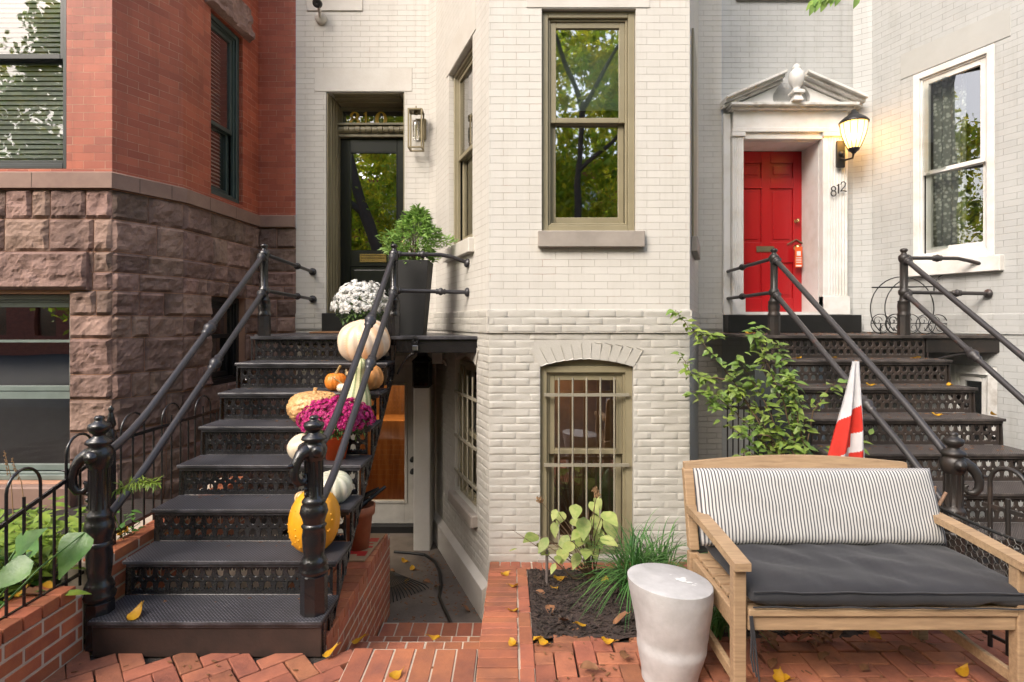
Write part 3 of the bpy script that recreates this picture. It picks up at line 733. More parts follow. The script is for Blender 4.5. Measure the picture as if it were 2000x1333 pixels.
# door case
m = MB(); x = lambda X: uo(gD, X)
m.fbox(gD, x(2.255), x(2.33), 0, .04, 1.735, 3.88)
for (a, b) in ((2.335, 2.455), (3.30, 3.56)):
    m.fbox(gD, x(a), x(b), .0, .075, 1.735, 3.66)
    m.fbox(gD, x(a)-.01, x(b)+.01, .0, .1, 1.735, 1.93)
    m.fbox(gD, x(a)-.012, x(b)+.012, .0, .1, 3.62, 3.665)
m.fbox(gD, x(2.464)-.006, x(3.29)+.012, .0, .06, 3.60, 3.67)
m.fbox(gD, x(3.29), x(3.335), .0, .085, 1.735, 3.60)
m.fbox(gD, x(2.33), x(3.575), .0, .09, 3.668, 3.715); m.fbox(gD, x(2.345), x(3.56), .0, .07, 3.715, 3.90)
surround = m.build('door_surround', MAT['white_paint'], GH, bevel=.004)
for (a, b, n) in ((2.335, 2.455, 5), (3.345, 3.555, 7)):
    m = MB()
    for i in range(n):
        u = x(lerp(a, b, (i+.5)/n)); m.tube([gD.at(u, .074, 1.94), gD.at(u, .074, 3.61)], (b-a)/n*.36, 8, cap=True)
    m.build('fluting', MAT['white_paint'], surround)
m = MB()   # recess lining
m.fbox(gD, x(2.464)+.001, x(2.464)+.006, -.35, .0, 1.735, 3.598); m.fbox(gD, x(3.29)-.006, x(3.29)-.001, -.35, .0, 1.735, 3.598)
m.fbox(gD, x(2.47), x(3.284), -.35, .0, 3.592, 3.5985); m.fbox(gD, x(2.47), x(3.284), -.35, .05, 1.735, 1.765)
m.build('recess_lining', MAT['white_paint'], surround)
# broken pediment
m = MB()
m.fbox(gD, x(2.31), x(3.60), .0, .12, 3.90, 3.925); m.fbox(gD, x(2.29), x(3.63), .0, .17, 3.925, 3.955)
zb = 3.957
def raking(ua, za, ub, zb_):
    for (off, th, pr) in ((0, .028, .20), (-.03, .032, .155), (-.064, .03, .10)):
        lp = [(ua, za+off), (ub, zb_+off), (ub, zb_+off+th), (ua, za+off+th)]
        if ua > ub: lp.reverse()
        m.plate([lp], lambda uu, z: gD.at(uu, 0, z), gD.n*pr)
raking(x(2.235), 3.985, x(2.86), 4.255); raking(x(3.70), 3.985, x(3.075), 4.255)
ped = m.build('pediment', MAT['white_worn'], surround, bevel=.003)
m = MB()
def tymp(s):
    base, tip = (2.36, 2.845) if s > 0 else (3.575, 3.09)
    lp = [(x(base), zb+.002)]
    inner = 2.80 if s > 0 else 3.135
    lp.append((x(inner + .02*s), zb+.002))
    for i in range(8):
        t = i/7*math.pi*.75 - math.pi*.42; lp.append((x(inner + s*(-.05*math.cos(t)+.02)), zb+.085+.075*math.sin(t)))
    lp.append((x(tip-.01*s), 4.17))
    if s < 0: lp.reverse()
    m.plate([lp], lambda uu, z: gD.at(uu, .0, z), gD.n*.06)
tymp(1); m.build('tympanum', MAT['white_paint'], surround); m = MB(); tymp(-1); m.build('tympanum', MAT['white_paint'], surround)
m = MB(); c = gD.at(x(2.965), .17, zb)
m.lathe(c, [(.075,0), (.05,.05), (.045,.06), (.045,.075)], 4, smooth=False, rot=.785)
m.lathe(c, [(.085,.075), (.085,.10), (.06,.115)], 4, smooth=False, rot=.785)
m.lathe(c, [(.05,.115), (.032,.135), (.045,.15), (.072,.20), (.078,.25), (.07,.30), (.055,.315), (.045,.325), (.04,.335), (.048,.345), (.03,.375), (.012,.39), (0,.395)], 20)
m.build('urn', MAT['white_paint'], surround)
# red six panel door
m = MB(); d0, d1 = -.40, -.345; xl, xr = x(2.47), x(3.284); zb, zt = 1.768, 3.59
w_ = xr-xl; mid = (xl+xr)/2
cols = [(xl+.10, mid-.05), (mid+.05, xr-.10)]; rows = [(1.90, 2.40), (2.58, 3.13), (3.24, 3.45)]
rows = [(1.93, 2.33), (2.56, 3.17), (3.29, 3.46)]
m.fbox(gD, xl, cols[0][0], d0, d1, zb, zt); m.fbox(gD, cols[0][1], cols[1][0], d0, d1, zb, zt); m.fbox(gD, cols[1][1], xr, d0, d1, zb, zt)
for (a, b) in cols:
    zz = zb
    for (p, q) in rows:
        m.fbox(gD, a, b, d0, d1, zz, p); m.fbox(gD, a, b, d0, d1-.016, p, q); m.fbox(gD, a+.035, b-.035, d1-.016, d1-.006, p+.035, q-.035); zz = q
    m.fbox(gD, a, b, d0, d1, zz, zt)
rd = m.build('front_door', MAT['red_door'], GH, bevel=.006, seg=2); rd['label'] = 'red six panel front door'
m = MB(); m.fbox(gD, mid-.11, mid+.09, d1, d1+.012, 2.45, 2.515); m.fbox(gD, mid-.09, mid+.07, d1+.012, d1+.016, 2.465, 2.50); m.build('mail_slot', MAT['pewter'], rd, bevel=.002)
for z, r in ((2.80, .022), (2.50, .03)):
    m = MB(); m.lathe(gD.at(xr-.07, d1, z), [(r,0), (r,.008), (r*.45,.012), (r*.45,.03), (r,.042), (r,.055), (0,.066)], 16, axis=gD.n); m.build('knob' if r > .025 else 'deadbolt', MAT['brass'], rd)
m = MB(); m.obox(gD.at(xr-.17, d1, 2.53), gD.t*.10+V((0,0,.055)), gD.n*.02, V((0,0,.012))); m.obox(gD.at(xr-.07, d1, 2.585), gD.t*.09+V((0,0,-.055)), gD.n*.02, V((0,0,.012))); m.build('door_knocker', MAT['pewter'], rd)
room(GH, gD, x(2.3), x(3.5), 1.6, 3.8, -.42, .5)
m = MB()   # iron figures 8 1 2, climbing to the right
def fig(pts, c, r=.006): m.tube([gD.at(x(c[0])+p[0], .112, c[1]+p[1]) for p in pts], r, 6)
Cc = lambda cx, cz, rr, n=14: [(cx+rr*math.cos(i/n*6.2832), cz+rr*1.1*math.sin(i/n*6.2832)) for i in range(n+1)]
fig(Cc(.0, .075, .022), (3.385, 2.985)); fig(Cc(.0, .026, .026), (3.385, 2.985))
fig([(-.012,.08), (.004,.10), (0,0)], (3.435, 3.01), .007)
fig([(-.028,.075), (-.02,.098), (.004,.105), (.022,.088), (.016,.06), (-.028,.008), (-.03,.004), (.0,.01), (.032,.002)], (3.49, 3.03))
m.build('house_number', MAT['lamp_black'], surround)
# ================================================================== GROUND
YG = 2.88
def gz(Y): return 0.0 if Y < YG else -.118*(Y-YG)
AF = -.60            # areaway floor
m = MB()
def strip(x0, x1, y0, y1, dz=0):
    m.face([(x0,y0,gz(y0)+dz), (x1,y0,gz(y0)+dz), (x1,y1,gz(y1)+dz), (x0,y1,gz(y1)+dz)])
strip(-60, 60, -2.2, 1.2, -.03); strip(-60, 60, 1.2, YG, -.03)
strip(-.17, 6.5, YG, 6.3, -.03); strip(-9, -2.17, YG, 6.3, -.03)
m.face([(-2.2,YG,-.03), (-.945,YG,-.03), (-.945,YG,-.8), (-2.2,YG,-.8)])
g = m.build('ground', MAT['dirt']); tag(g, 'sandy joints and bare earth under the brick paving', 'ground', kind='structure')
m = MB(); m.face([(-60,-2.2,-.15), (60,-2.2,-.15), (60,-2.2,-.03), (-60,-2.2,-.03)]); m.face([(-60,-60,-.15), (60,-60,-.15), (60,-2.2,-.15), (-60,-2.2,-.15)])
g = m.build('road', MAT['asphalt']); tag(g, 'asphalt street in front of the houses', 'road', kind='structure')
m = MB(); m.face([(-3.0,YG-.05,AF), (2.0,YG-.05,AF), (2.0,6.4,AF), (-3.0,6.4,AF)])
m.build('areaway_floor', MAT['concrete']); g = bpy.data.objects['areaway_floor']; tag(g, 'stained concrete floor of the sunken areaway', 'areaway floor', kind='structure')

def brick(mb, c, L_, W_, H_, ang, jit=.002, slope=0):
    ca, sa = math.cos(ang), math.sin(ang); ux, uy = V((ca, sa, 0)), V((-sa, ca, 0))
    n = V((R.gauss(0, .006), R.gauss(0, .006) + slope, 1)).normalized()
    ux = (ux - n*ux.dot(n)).normalized(); uy = n.cross(ux)
    c = V(c) + V((R.gauss(0, jit), R.gauss(0, jit), R.gauss(0, .0012)))
    mb.cbox(c - n*H_, ux, uy, n, (L_/2*R.uniform(.975,1), W_/2*R.uniform(.97,1), H_))
BL, BW = .205, .1025
def herring(mb, ang, org, test, n=60):
    ca, sa = math.cos(ang), math.sin(ang)
    for i in range(-n, n):
        for j in range(-n, n):
            k = (i-j) % 4
            if k == 0: cx, cy, a = (i+1)*BW, (j+.5)*BW, 0
            elif k == 3: cx, cy, a = (i+.5)*BW, (j+1)*BW, math.pi/2
            else: continue
            X = org[0] + ca*cx - sa*cy; Y = org[1] + sa*cx + ca*cy
            if test(X, Y): brick(mb, (X, Y, gz(Y)), BL-.005, BW-.005, .03, ang+a, slope=.118 if Y > YG else 0)
pv = MB()
herring(pv, math.radians(40), (-1.5, 2.6), lambda X, Y: -2.6 < X < -.72+.0 and 2.2 < Y < 2.86 and not (X > -.78 and Y > 2.60))
herring(pv, 0, (.11, 2.05), lambda X, Y: .10 < X < 4.2 and 1.9 < Y < (3.06 if X < .95 else 3.25))
herring(pv, math.radians(40), (-.4, 2.2), lambda X, Y: -.74 < X < -.12 and 2.1 < Y < 2.60)
tag(pv.build('brick_paving', MAT['pave'], bevel=.005, seg=2), 'weathered red brick paving in herringbone', 'paving', kind='structure')
# path beside the bay: headers, a stretcher border and soldiers along the wall
pt = MB()
y = 2.36
while y < 4.2:
    brick(pt, (-.068, y, gz(y)+.012), .20, .072, .035, 0, .0015, slope=.118 if y > YG else 0); y += .0795
y = 2.40
while y < 4.25:
    brick(pt, (.073, y, gz(y)+.010), .070, .205, .035, 0, .0015, slope=.118 if y > YG else 0); y += .212
x = -.13
while x < 1.3:
    brick(pt, (x, 4.235, gz(4.235)+.012), .072, .16, .035, 0, .0015, slope=.118); x += .079
tag(pt.build('brick_path', MAT['step_brick'], bevel=.004, seg=2), 'narrow path of orange bricks along the bay', 'path', kind='structure')
m = MB(); m.face([(-.168,2.3,.002), (.11,2.3,.002), (.11,YG,.002), (-.168,YG,.002)]); m.face([(-.168,YG,.002), (.11,YG,.002), (.11,4.32,gz(4.32)+.002), (-.168,4.32,gz(4.32)+.002)])
m.face([(.11,4.15,gz(4.15)+.002), (1.4,4.15,gz(4.15)+.002), (1.4,4.32,gz(4.32)+.002), (.11,4.32,gz(4.32)+.002)])
m.face([(-.169,4.36,-.7), (-.169,4.36,gz(4.32)+.002), (-.169,2.6,.002), (-.169,2.6,-.7)])
tag(m.build('path_bed', MAT['mortar']), 'mortar bed showing between the path bricks', 'path', kind='structure')
# steps down into the areaway
st = MB(); mo = MB()
levels = [(2.60, 2.885, 0.0), (2.885, 3.29, -.19), (3.29, 3.70, -.385), (3.70, 4.12, -.52)]
for k, (ya, yb, z) in enumerate(levels):
    x0, x1 = -.80 if k == 0 else -.93, -.173
    n_ = 6 if k == 0 else 7; w = (x1-x0)/n_
    x = x0 + w/2
    while x < x1-.01:
        if k == 0: brick(st, (x, (ya+yb)/2, z+.008), w-.008, yb-ya-.006, .04, 0, .001)
        else:
            brick(st, (x, yb-.105, z+.006), w-.008, .20, .04, 0, .001); brick(st, (x, yb-.32, z+.006), w-.008, .20, .04, 0, .001)
        x += w
    mo.box(x0, x1, ya, yb, max(-.72, z-.5), z+.002)
so = st.build('areaway_steps', MAT['step_brick'], loc=(-.55, 3.4, AF), bevel=.004, seg=2)
tag(so, 'red brick steps going down to the basement door', 'steps'); mo.build('mortar_core', MAT['mortar'], so)
# brick retaining wall below the iron stair
def brick_wall(mb, face, u0, u1, z0, z1, bl=.205, bh=.0667, j=.012):
    """face(u, z) -> (corner point, u dir, inward dir); laid in running bond"""
    n = int(round((z1-z0)/bh)); bh = (z1-z0)/n
    for r in range(n):
        u = u0 - (bl/2 if r % 2 else 0)
        while u < u1 - .01:
            a, b = max(u, u0), min(u+bl, u1)
            if b-a > .03:
                o, t, inn = face(a+j/2, z0+r*bh+j/2)
                mb.obox(V(o) - V(inn)*(.0008+R.random()*.0014), V(t)*(b-a-j), V(inn)*.1, (0, 0, bh-j))
            u += bl
rw = MB(); core = MB()
brick_wall(rw, lambda u, z: ((-.945, u, z), (0, 1, 0), (-1, 0, 0)), 2.89, 4.40, -.62, .0, bl=.205)
brick_wall(rw, lambda u, z: ((-.945-u, 4.40, z), (-1, 0, 0), (0, -1, 0)), .0, 1.2, -.62, .0)
y = 2.945
while y < 4.36:    # coping of headers
    rw.cbox((-1.045+.003, y, .026), (1,0,0), (0,1,0), (0,0,1), (.101, .047, .030)); rw.cbox((-1.26, y, .026), (1,0,0), (0,1,0), (0,0,1), (.101, .047, .030)); y += .1015
core.box(-2.16, -.9452, 2.895, 4.396, -.7, .015)
r = rw.build('retaining_wall', MAT['wall_brick'], loc=(-1.0, 3.6, AF), bevel=.003); tag(r, 'low red brick wall under the iron stair beside the areaway', 'brick wall')
core.build('mortar_core', MAT['mortar'], r)
# brick planter wall on the left
pw = MB(); core = MB()
XP = -2.167
brick_wall(pw, lambda u, z: ((XP, u, z), (0, 1, 0), (-1, 0, 0)), 1.5, 2.875, .0, .285)
brick_wall(pw, lambda u, z: ((XP-.205+u, 2.98, z), (1, 0, 0), (0, 1, 0)), .0, .0, 0, .2)
y = 1.55
while y < 2.86:
    pw.cbox((XP-.10, y, .320), (1,0,0), (0,1,0), (0,0,1), (.101, .047, .031)); y += .1025
brick_wall(pw, lambda u, z: ((XP+.005, u, z), (0, 1, 0), (-1, 0, 0)), 2.99, 4.6, .0, .42)
core.box(XP-.21, XP-.0002, 1.5, 2.876, 0, .287); core.box(XP-.2, XP+.004, 2.985, 4.6, -.02, .40)
p = pw.build('planter_wall', MAT['wall_brick'], loc=(XP-.1, 2.3, 0), bevel=.004, seg=2); tag(p, 'low brick planter wall with header coping, left of the iron stair', 'planter wall')
core.build('mortar_core', MAT['mortar'], p)
m = MB(); m.grid(lambda a, b: V((lerp(-5.5, XP-.18, a), lerp(1.3, 4.45, b), .27 + .035*noise.noise(V((a*14, b*14, 3))))), 50, 50)
tag(m.build('planting_soil', MAT['soil']), 'dark soil of the raised bed', 'soil', kind='structure')
# mulch bed under the bay window
m = MB(); m.grid(lambda a, b: V((lerp(.10, 1.9, a), lerp(3.02, 4.17, b), gz(lerp(3.02,4.17,b)) - .002 + .03*math.sin(b*3.14)*math.sin(min(1,a*4)*1.57) + .012*noise.noise(V((a*22, b*16, 5))))), 70, 50)
for i in range(3200):
    X, Y = R.uniform(.12, 1.9), R.uniform(3.05, 4.15); a = R.uniform(0, 6.28); t = R.uniform(-.5, .5)
    z = gz(Y) + .006 + .03*math.sin((Y-3.02)/1.15*3.14)
    d = V((math.cos(a), math.sin(a), t)).normalized(); s = d.cross(V((0,0,1))).normalized()
    m.cbox((X, Y, z), d, s, s.cross(d), (R.uniform(.006, .028), R.uniform(.002, .006), .0015))
tag(m.build('bark_mulch', MAT['mulch']), 'dark bark mulch in the bed below the barred window', 'mulch', kind='stuff')
m = MB(); m.cbox((.99, 3.05, -.002), (1,0,0), (0,1,0), (0,0,1), (.9, .004, .02))
# ================================================================== IRON STAIRS
RISE, GO = .1963, .25
ZL = 1.545
def hole_crown(cx, cz, s):
    return [(cx+x*s, cz+z*s) for x, z in ((0,-.5), (.22,-.42), (.36,-.2), (.40,.15), (.44,.5), (.2,.16), (.0,.62), (-.2,.16), (-.44,.5), (-.40,.15), (-.36,-.2), (-.22,-.42))]
def hole_bell(cx, cz, s):
    return [(cx+x*s, cz-z*s) for x, z in reversed(((0,-.5), (.24,-.42), (.37,-.2), (.40,.1), (.44,.46), (.2,.2), (.0,.5), (-.2,.2), (-.44,.46), (-.40,.1), (-.37,-.2), (-.24,-.42)))]
def loops_riser(w, h):
    n = int(round(w/.0635)); t = w/n; lp = [[(0,0), (w,0), (w,h), (0,h)]]
    s = .046
    for i in range(n):
        cx = (i+.5)*t
        lp.append(hole_crown(cx, h*.72, s)); lp.append(hole_bell(cx, h*.29, s))
        if i: lp.append([(i*t+x, h*.5+z) for x, z in ((0,-.009), (.008,0), (0,.009), (-.008,0))])
    return lp
def tread_mat(name, base, rough, spec=.5):
    m, nt, b = nodes(name); tc = N(nt, 'ShaderNodeTexCoord')
    b.inputs['Roughness'].default_value = rough
    mp = N(nt, 'ShaderNodeMapping'); mp.inputs['Scale'].default_value = (62, 62, 62); mp.inputs['Rotation'].default_value = (0, 0, .785)
    L(nt, tc.outputs['Object'], mp.inputs[0])
    ck = N(nt, 'ShaderNodeTexBrick'); L(nt, mp.outputs[0], ck.inputs['Vector'])
    for k, v in (('Scale', 1), ('Mortar Size', .2), ('Mortar Smooth', .4), ('Brick Width', 1.3), ('Row Height', .8)): ck.inputs[k].default_value = v
    nz = N(nt, 'ShaderNodeTexNoise', Scale=7, Detail=7, Roughness=.7); L(nt, tc.outputs['Object'], nz.inputs['Vector'])
    ge = N(nt, 'ShaderNodeNewGeometry'); sz = N(nt, 'ShaderNodeSeparateXYZ'); L(nt, ge.outputs['True Normal'], sz.inputs[0]); up_ = mathn(nt, 'GREATER_THAN', sz.outputs[2], .8)
    c = mixc(nt, ramp(nt, nz.outputs[0], .35, .7), base, tuple(x*2.0 for x in base)); fl_ = mixc(nt, ramp(nt, nz.outputs[0], .45, .7), tuple(x*.35 for x in base), tuple(x*1.1 for x in base)); c = mixc(nt, mathn(nt, 'MULTIPLY', mathn(nt, 'SUBTRACT', 1.0, ck.outputs['Fac']), .9), tuple(x*.22 for x in base), c); c = mixc(nt, up_, fl_, c); L(nt, c, b.inputs['Base Color'])
    rr = N(nt, 'ShaderNodeMapRange'); rr.inputs[3].default_value = rough-.12; rr.inputs[4].default_value = rough+.2; L(nt, nz.outputs[0], rr.inputs[0]); L(nt, rr.outputs[0], b.inputs['Roughness'])
    bumpn(nt, b, mathn(nt, 'MULTIPLY', up_, mathn(nt, 'SUBTRACT', 1.0, ck.outputs['Fac'])), .004)
    b.inputs['Coat Weight'].default_value = .15
    return m
MAT['tread'] = tread_mat('patterned iron tread', (.085,.082,.092), .36)
MAT['tread_brown'] = tread_mat('worn iron tread', (.10,.082,.072), .6)
MAT['base_iron'] = M('worn lower riser', (.05,.030,.024), .5, col2=(.028,.02,.017), vs=5, bump=.002, bs=30)

def staircase(label, x0, x1, YL, mt, mi, mb, land_back, land_poly, zig_side):
    root = thing('iron_staircase', label, 'staircase', ((x0+x1)/2, YL-8*GO, 0))
    nos = lambda k: (YL-(8-k)*GO, ZL-(8-k)*RISE)     # nosing of tread k (8 = landing)
    lpr = loops_riser(x1-x0-.07, RISE-.030)
    rmesh = None
    for k in range(1, 8):
        y, z = nos(k); t = MB()
        t.box(x0, x1, y, y+GO+.03, z-.022, z)
        t.box(x0+.012, x1-.012, y+.012, y+.03, z-.040, z-.022)
        t.build('tread', mt, root, bevel=.005, seg=2)
    for k in range(1, 8):
        y, z = nos(k); y2 = y+GO+.028; r = MB()
        if rmesh is None:
            r.plate(lpr, lambda x, zz: V((x0+.035+x, y2, z+.0015+zz)), (0, .010, 0)); ro = r.build('riser', mi, root, bevel=.0022); rmesh = ro; r0 = (y2, z)
        else:
            ro = rmesh.copy(); COL.objects.link(ro); ro.parent = root; ro.location = (0, y2-r0[0], z-r0[1])
    r = MB(); y, z = nos(1); r.box(x0+.008, x1-.008, y+.022, y+.05, gz(y)-.02, z-.023); r.build('base_riser', mb, root, bevel=.004)
    # lattice side strings
    for X, th in ((x1-.012, .012), (x0, .012)):
        low = lambda yy: ZL-.075-.24+(yy-YL)*RISE/GO
        y1, z1 = nos(1); lp = [(y1+.035, gz(y1)-.01), (y1+.07, gz(y1)-.01)]
        ye = YL+.03; lp.append((ye, low(ye))); lp.append((ye, ZL-.024))
        for k in range(7, 0, -1):
            y, z = nos(k); lp.append((y+GO+.025, z-.024)); lp.append((y+.035, z-.024))
        loops = [lp]
        for k in range(1, 8):
            y, z = nos(k)
            for (dy, dz, ry, rz) in ((.10,-.095,.030,.062), (.165,-.05,.018,.028), (.215,-.065,.020,.034), (.165,-.125,.016,.026), (.22,.02,.016,.03)):
                cy, cz = y+dy, z+dz
                if cz-rz < low(cy)+.02 or cz+rz > z-.035 and cy-ry < y+GO+.03 and dz < 0 and cz+rz > z-.03: continue
                if dz > 0: continue
                loops.append([(cy+ry*math.cos(-a/12*6.2832), cz+rz*math.sin(-a/12*6.2832)) for a in range(12)])
        s = MB(); s.plate(loops, lambda yy, zz: V((X, yy, zz)), (th, 0, 0)); s.build('side_string', mi, root, bevel=.0015)
    l = MB(); l.plate([land_poly], lambda x, y: V((x, y, ZL-.026)), (0, 0, .026)); l.build('landing', mt, root, bevel=.005, seg=2)
    return root, nos
TI = M('ornate riser iron', (.009,.0085,.009), .28, col2=(.02,.018,.019), bump=.001, bs=60, coat=.2)
TB = M('weathered riser iron', (.022,.018,.016), .5, col2=(.045,.032,.025), bump=.0012, bs=60)
def awall(Y, fr): return fr.o.x + fr.t.x/fr.t.y*(Y-fr.o.y)
YLa, YLb = 4.58, 4.89
SA, nosA = staircase('black cast iron staircase with pierced tulip risers and pumpkins on its right side', -2.114, -.947, YLa, MAT['tread'], TI, MAT['base_iron'], YW,
    [(-2.11, YLa), (awall(YLa, fA)-.004, YLa), (awall(5.99, fA)-.004, 5.99), (-.892, YW-.004), (-2.30, YW-.004), (-2.30, YLa+.5), (-2.11, YLa+.5)], 1)
m = MB(); m.box(-.94, awall(YLa, fA)-.005, YLa+.02, YLa+.05, ZL-.135, ZL-.027); m.build('landing_fascia', MAT['iron'], SA, bevel=.003)
m = MB()     # curved bracket under the landing
pts = [(-.93+.012*i + .0*i, YLa+.035, ZL-.14-.17*(1-(i/12))**2) for i in range(13)]
m.tube(pts, .009, 8); m.build('bracket', MAT['iron'], SA)
m = MB(); m.obox((-2.1, 5.2, ZL-.10), (1.5,0,0), (0,.06,0), (0,0,.07)); m.build('bearer', MAT['iron'], SA)
SB, nosB = staircase('weathered brown black iron staircase with fallen leaves, leading to the red door', 2.16, 3.60, YLb, MAT['tread_brown'], TB, MAT['iron_brown'], YW,
    [(2.12, YLb), (awall(YLb, gA)-.004, YLb), (awall(5.99, gA)-.004, 5.99), (3.66, YW-.004), (2.262, YW-.004), (2.06, 6.05), (2.03, 6.0), (2.03, 5.5)], -1)
m = MB(); m.box(3.58, awall(YLb, gA)-.005, YLb+.02, YLb+.05, ZL-.15, ZL-.027); m.build('landing_fascia', MAT['iron_brown'], SB, bevel=.003)
m = MB(); m.tube([(3.55+.03*i, YLb+.035, ZL-.155-.10*(1-(i/16))**2) for i in range(17)], .01, 8); m.build('bracket', MAT['iron_brown'], SB)

# ------------------------------------------------------------------ railings
def collar(mb, a, b, r):
    a, b = V(a), V(b); n = 9
    prof = [.9, 1.5, 1.15, 1.7, 1.95, 1.7, 1.15, 1.5, .9]
    mb.tube([lerp(a, b, i/(n-1)) for i in range(n)], [r*p for p in prof], 14)
def newel_body(mb, mo, base, h, oct_h):
    x, y, z = base; s = h/1.04
    mb.lathe(base, [(.068,0), (.068, oct_h*s), (.060,(oct_h+.006)*s)], 8, smooth=False, rot=.39)
    pr = [(.060,.0), (.072,.012), (.076,.03), (.062,.045), (.070,.06), (.060,.08), (.050,.10), (.056,.14), (.060,.20), (.055,.24), (.064,.255), (.052,.268)]
    mb.lathe((x, y, z+(oct_h+.004)*s), [(r, q*s) for r, q in pr], 24)
    pr = [(.052,.47), (.060,.50), (.071,.53), (.064,.562), (.055,.575), (.061,.585), (.054,.60), (.046,.61), (.0445,.80), (.056,.815), (.063,.84), (.067,.865), (.060,.89), (.046,.905),
          (.064,.915), (.058,.93), (.031,.945), (.028,.955), (.045,.968), (.053,.988), (.048,1.002), (.026,1.012), (.020,1.018), (.025,1.028), (.018,1.038), (0,1.042)]
    mb.lathe(base, [(r, q*s) for r, q in pr], 24)
    for a in range(10):      # fluted shaft
        t = a/10*6.283; mb.tube([(x+.043*math.cos(t), y+.043*math.sin(t), z+.62*s), (x+.043*math.cos(t), y+.043*math.sin(t), z+.80*s)], .007, 5)
def trunk(mb, base, h, d):
    s = h/1.04; d = V((d[0], d[1], 0)).normalized(); b = V(base)
    pts = [(.03,.86,.042), (.055,.862,.036), (.082,.845,.029), (.104,.812,.025), (.117,.77,.023), (.114,.73,.022), (.096,.702,.020), (.07,.700,.018), (.052,.715,.015), (.056,.738,.012), (.068,.742,.009)]
    mb.tube([b + d*p[0] + V((0,0,p[1]*s)) for p in pts], [p[2] for p in pts], 12)
    side = V((-d.y, d.x, 0))
    for sg in (-1, 1): mb.lathe(b + d*.02 + side*sg*.052 + V((0,0,.86*s)), [(0,-.03), (.026,-.02), (.036,0), (.026,.02), (0,.03)], 12, axis=side)
    mb.lathe(b + d*.135 + V((0,0,.80*s)), [(.012,0), (.006,.02), (0,.035)], 8, axis=d)
    for i in range(3): mb.lathe(b + d*.05 + V((0,0,(.69-.03*i)*s)), [(0,-.014), (.013-.002*i,-.005), (.013-.002*i,.005), (0,.014)], 8)
def top_post(mb, base, h):
    s = h/.76
    mb.lathe(base, [(.05,0), (.05,.17*s)], 8, smooth=False, rot=.39)
    pr = [(.050,.165), (.054,.18), (.045,.195), (.047,.215), (.050,.25), (.046,.29), (.05,.295), (.036,.305), (.031,.345), (.040,.355), (.044,.375), (.040,.395), (.030,.405), (.028,.63), (.033,.64),
          (.040,.655), (.043,.675), (.040,.695), (.028,.705), (.024,.71), (.018,.722), (.028,.733), (.031,.745), (.022,.757), (0,.762)]
    mb.lathe(base, [(r, z*s) for r, z in pr], 20)
    for a in range(8):
        t = a/8*6.283; mb.tube([(base[0]+.027*math.cos(t), base[1]+.027*math.sin(t), base[2]+.41*s), (base[0]+.027*math.cos(t), base[1]+.027*math.sin(t), base[2]+.63*s)], .005, 5)
def railing(label, nb, nh, oct_h, tdir, pb, ph, wallpts, mi, mr, cols, group):
    root = thing('stair_railing', label, 'railing', nb, group)
    n = MB(); newel_body(n, None, nb, nh, oct_h); no = n.build('newel_post', mi, root)
    t = MB(); trunk(t, nb, nh, tdir); t.build('elephant_trunk', mi, no)
    p = MB(); top_post(p, pb, ph); p.build('top_post', mi, root)
    s = nh/1.04; sp = ph/.76; nb, pb = V(nb), V(pb)
    tot = {}
    for (hn, hp, nm, cf) in ((.86, .675, 'handrail', cols[0]), (.545, .375, 'handrail', cols[1])):
        a = nb + V((0,0,hn*s)); b = pb + V((0,0,hp*sp)); d0 = (V((b.x-a.x, b.y-a.y, 0))).normalized()
        low = lerp(a, b, .20) - V((0,0,.045*1.0))
        # straight part follows the stair pitch, with a sweep into the newel
        c1 = b + (V((a.x, a.y, b.z - RISE/GO*abs(b.y-a.y))) - b)
        pts = []
        for i in range(9):
            t_ = i/8; q = lerp(a + d0*.03, lerp(c1, b, .22), t_); target = lerp(c1, b, .22*t_)
            w = t_*t_*(3-2*t_); base_ = lerp(a + d0*.05*t_ + V((0,0,.02*t_)), target, min(1, w*1.0)); pts.append(base_)
        pts += [lerp(c1, b, .22 + .78*k/6) for k in range(1, 7)]
        h = MB(); h.tube(pts, .0215, 14)
        dd = (b-c1).normalized(); cp = lerp(c1, b, cf)
        if cf: collar(h, cp - dd*.07, cp + dd*.07, .0215)
        collar(h, b - dd*.075, b - dd*.03, .021)
        h.build(nm, mr, root)
    for pts in wallpts:
        h = MB(); h.tube(pts, .0165, 12); a, b = V(pts[0]), V(pts[1]); d = (b-a).normalized(); 
        q = lerp(a, b, .62); collar(h, q - d*.045, q + d*.045, .0175)
        collar(h, a + d*.02, a + d*.06, .017)
        e = V(pts[-1]); dd = (e - V(pts[-2])).normalized()
        h.lathe(e - dd*.03, [(.018,0), (.034,.008), (.040,.018), (.04,.03)], 16, axis=dd)
        h.build('wall_rail', mr, root)
    return root
fa = lambda u, z, fr=fA: fr.at(u, .004, z)
ph = .755
pA = (-.965, 4.66, ZL); zU, zLo = ZL+.675*ph/.76, ZL+.375*ph/.76
uA = fA.u_of(915)
railing('black stair railing with elephant trunk newel, right of the pumpkins', (-1.02, 2.93, .171), 1.01, .20, (-.55,-.85), pA, ph,
    [[(pA[0], pA[1], zU), (-.60, 4.74, zU+.005), (-.50, 4.78, zU-.01), fa(uA, zU-.055)], [(pA[0], pA[1], zLo), fa(uA, zLo-.005)]], MAT['iron'], MAT['iron_rail'], (.60, .60), 'stair railings with elephant trunk newels')
pB = (-2.03, 4.66, ZL)
railing('black stair railing with elephant trunk newel, beside the brownstone basement', (-2.125, 2.93, .0), 1.18, .20, (-1,-.35), pB, ph,
    [[(pB[0], pB[1], zU), (-2.135, YW-.004, zU-.02)], [(pB[0], pB[1], zLo), (-2.135, YW-.004, zLo-.015)]], MAT['iron'], MAT['iron_rail'], (.56, .60), 'stair railings with elephant trunk newels')
pC = (2.28, 4.95, ZL)
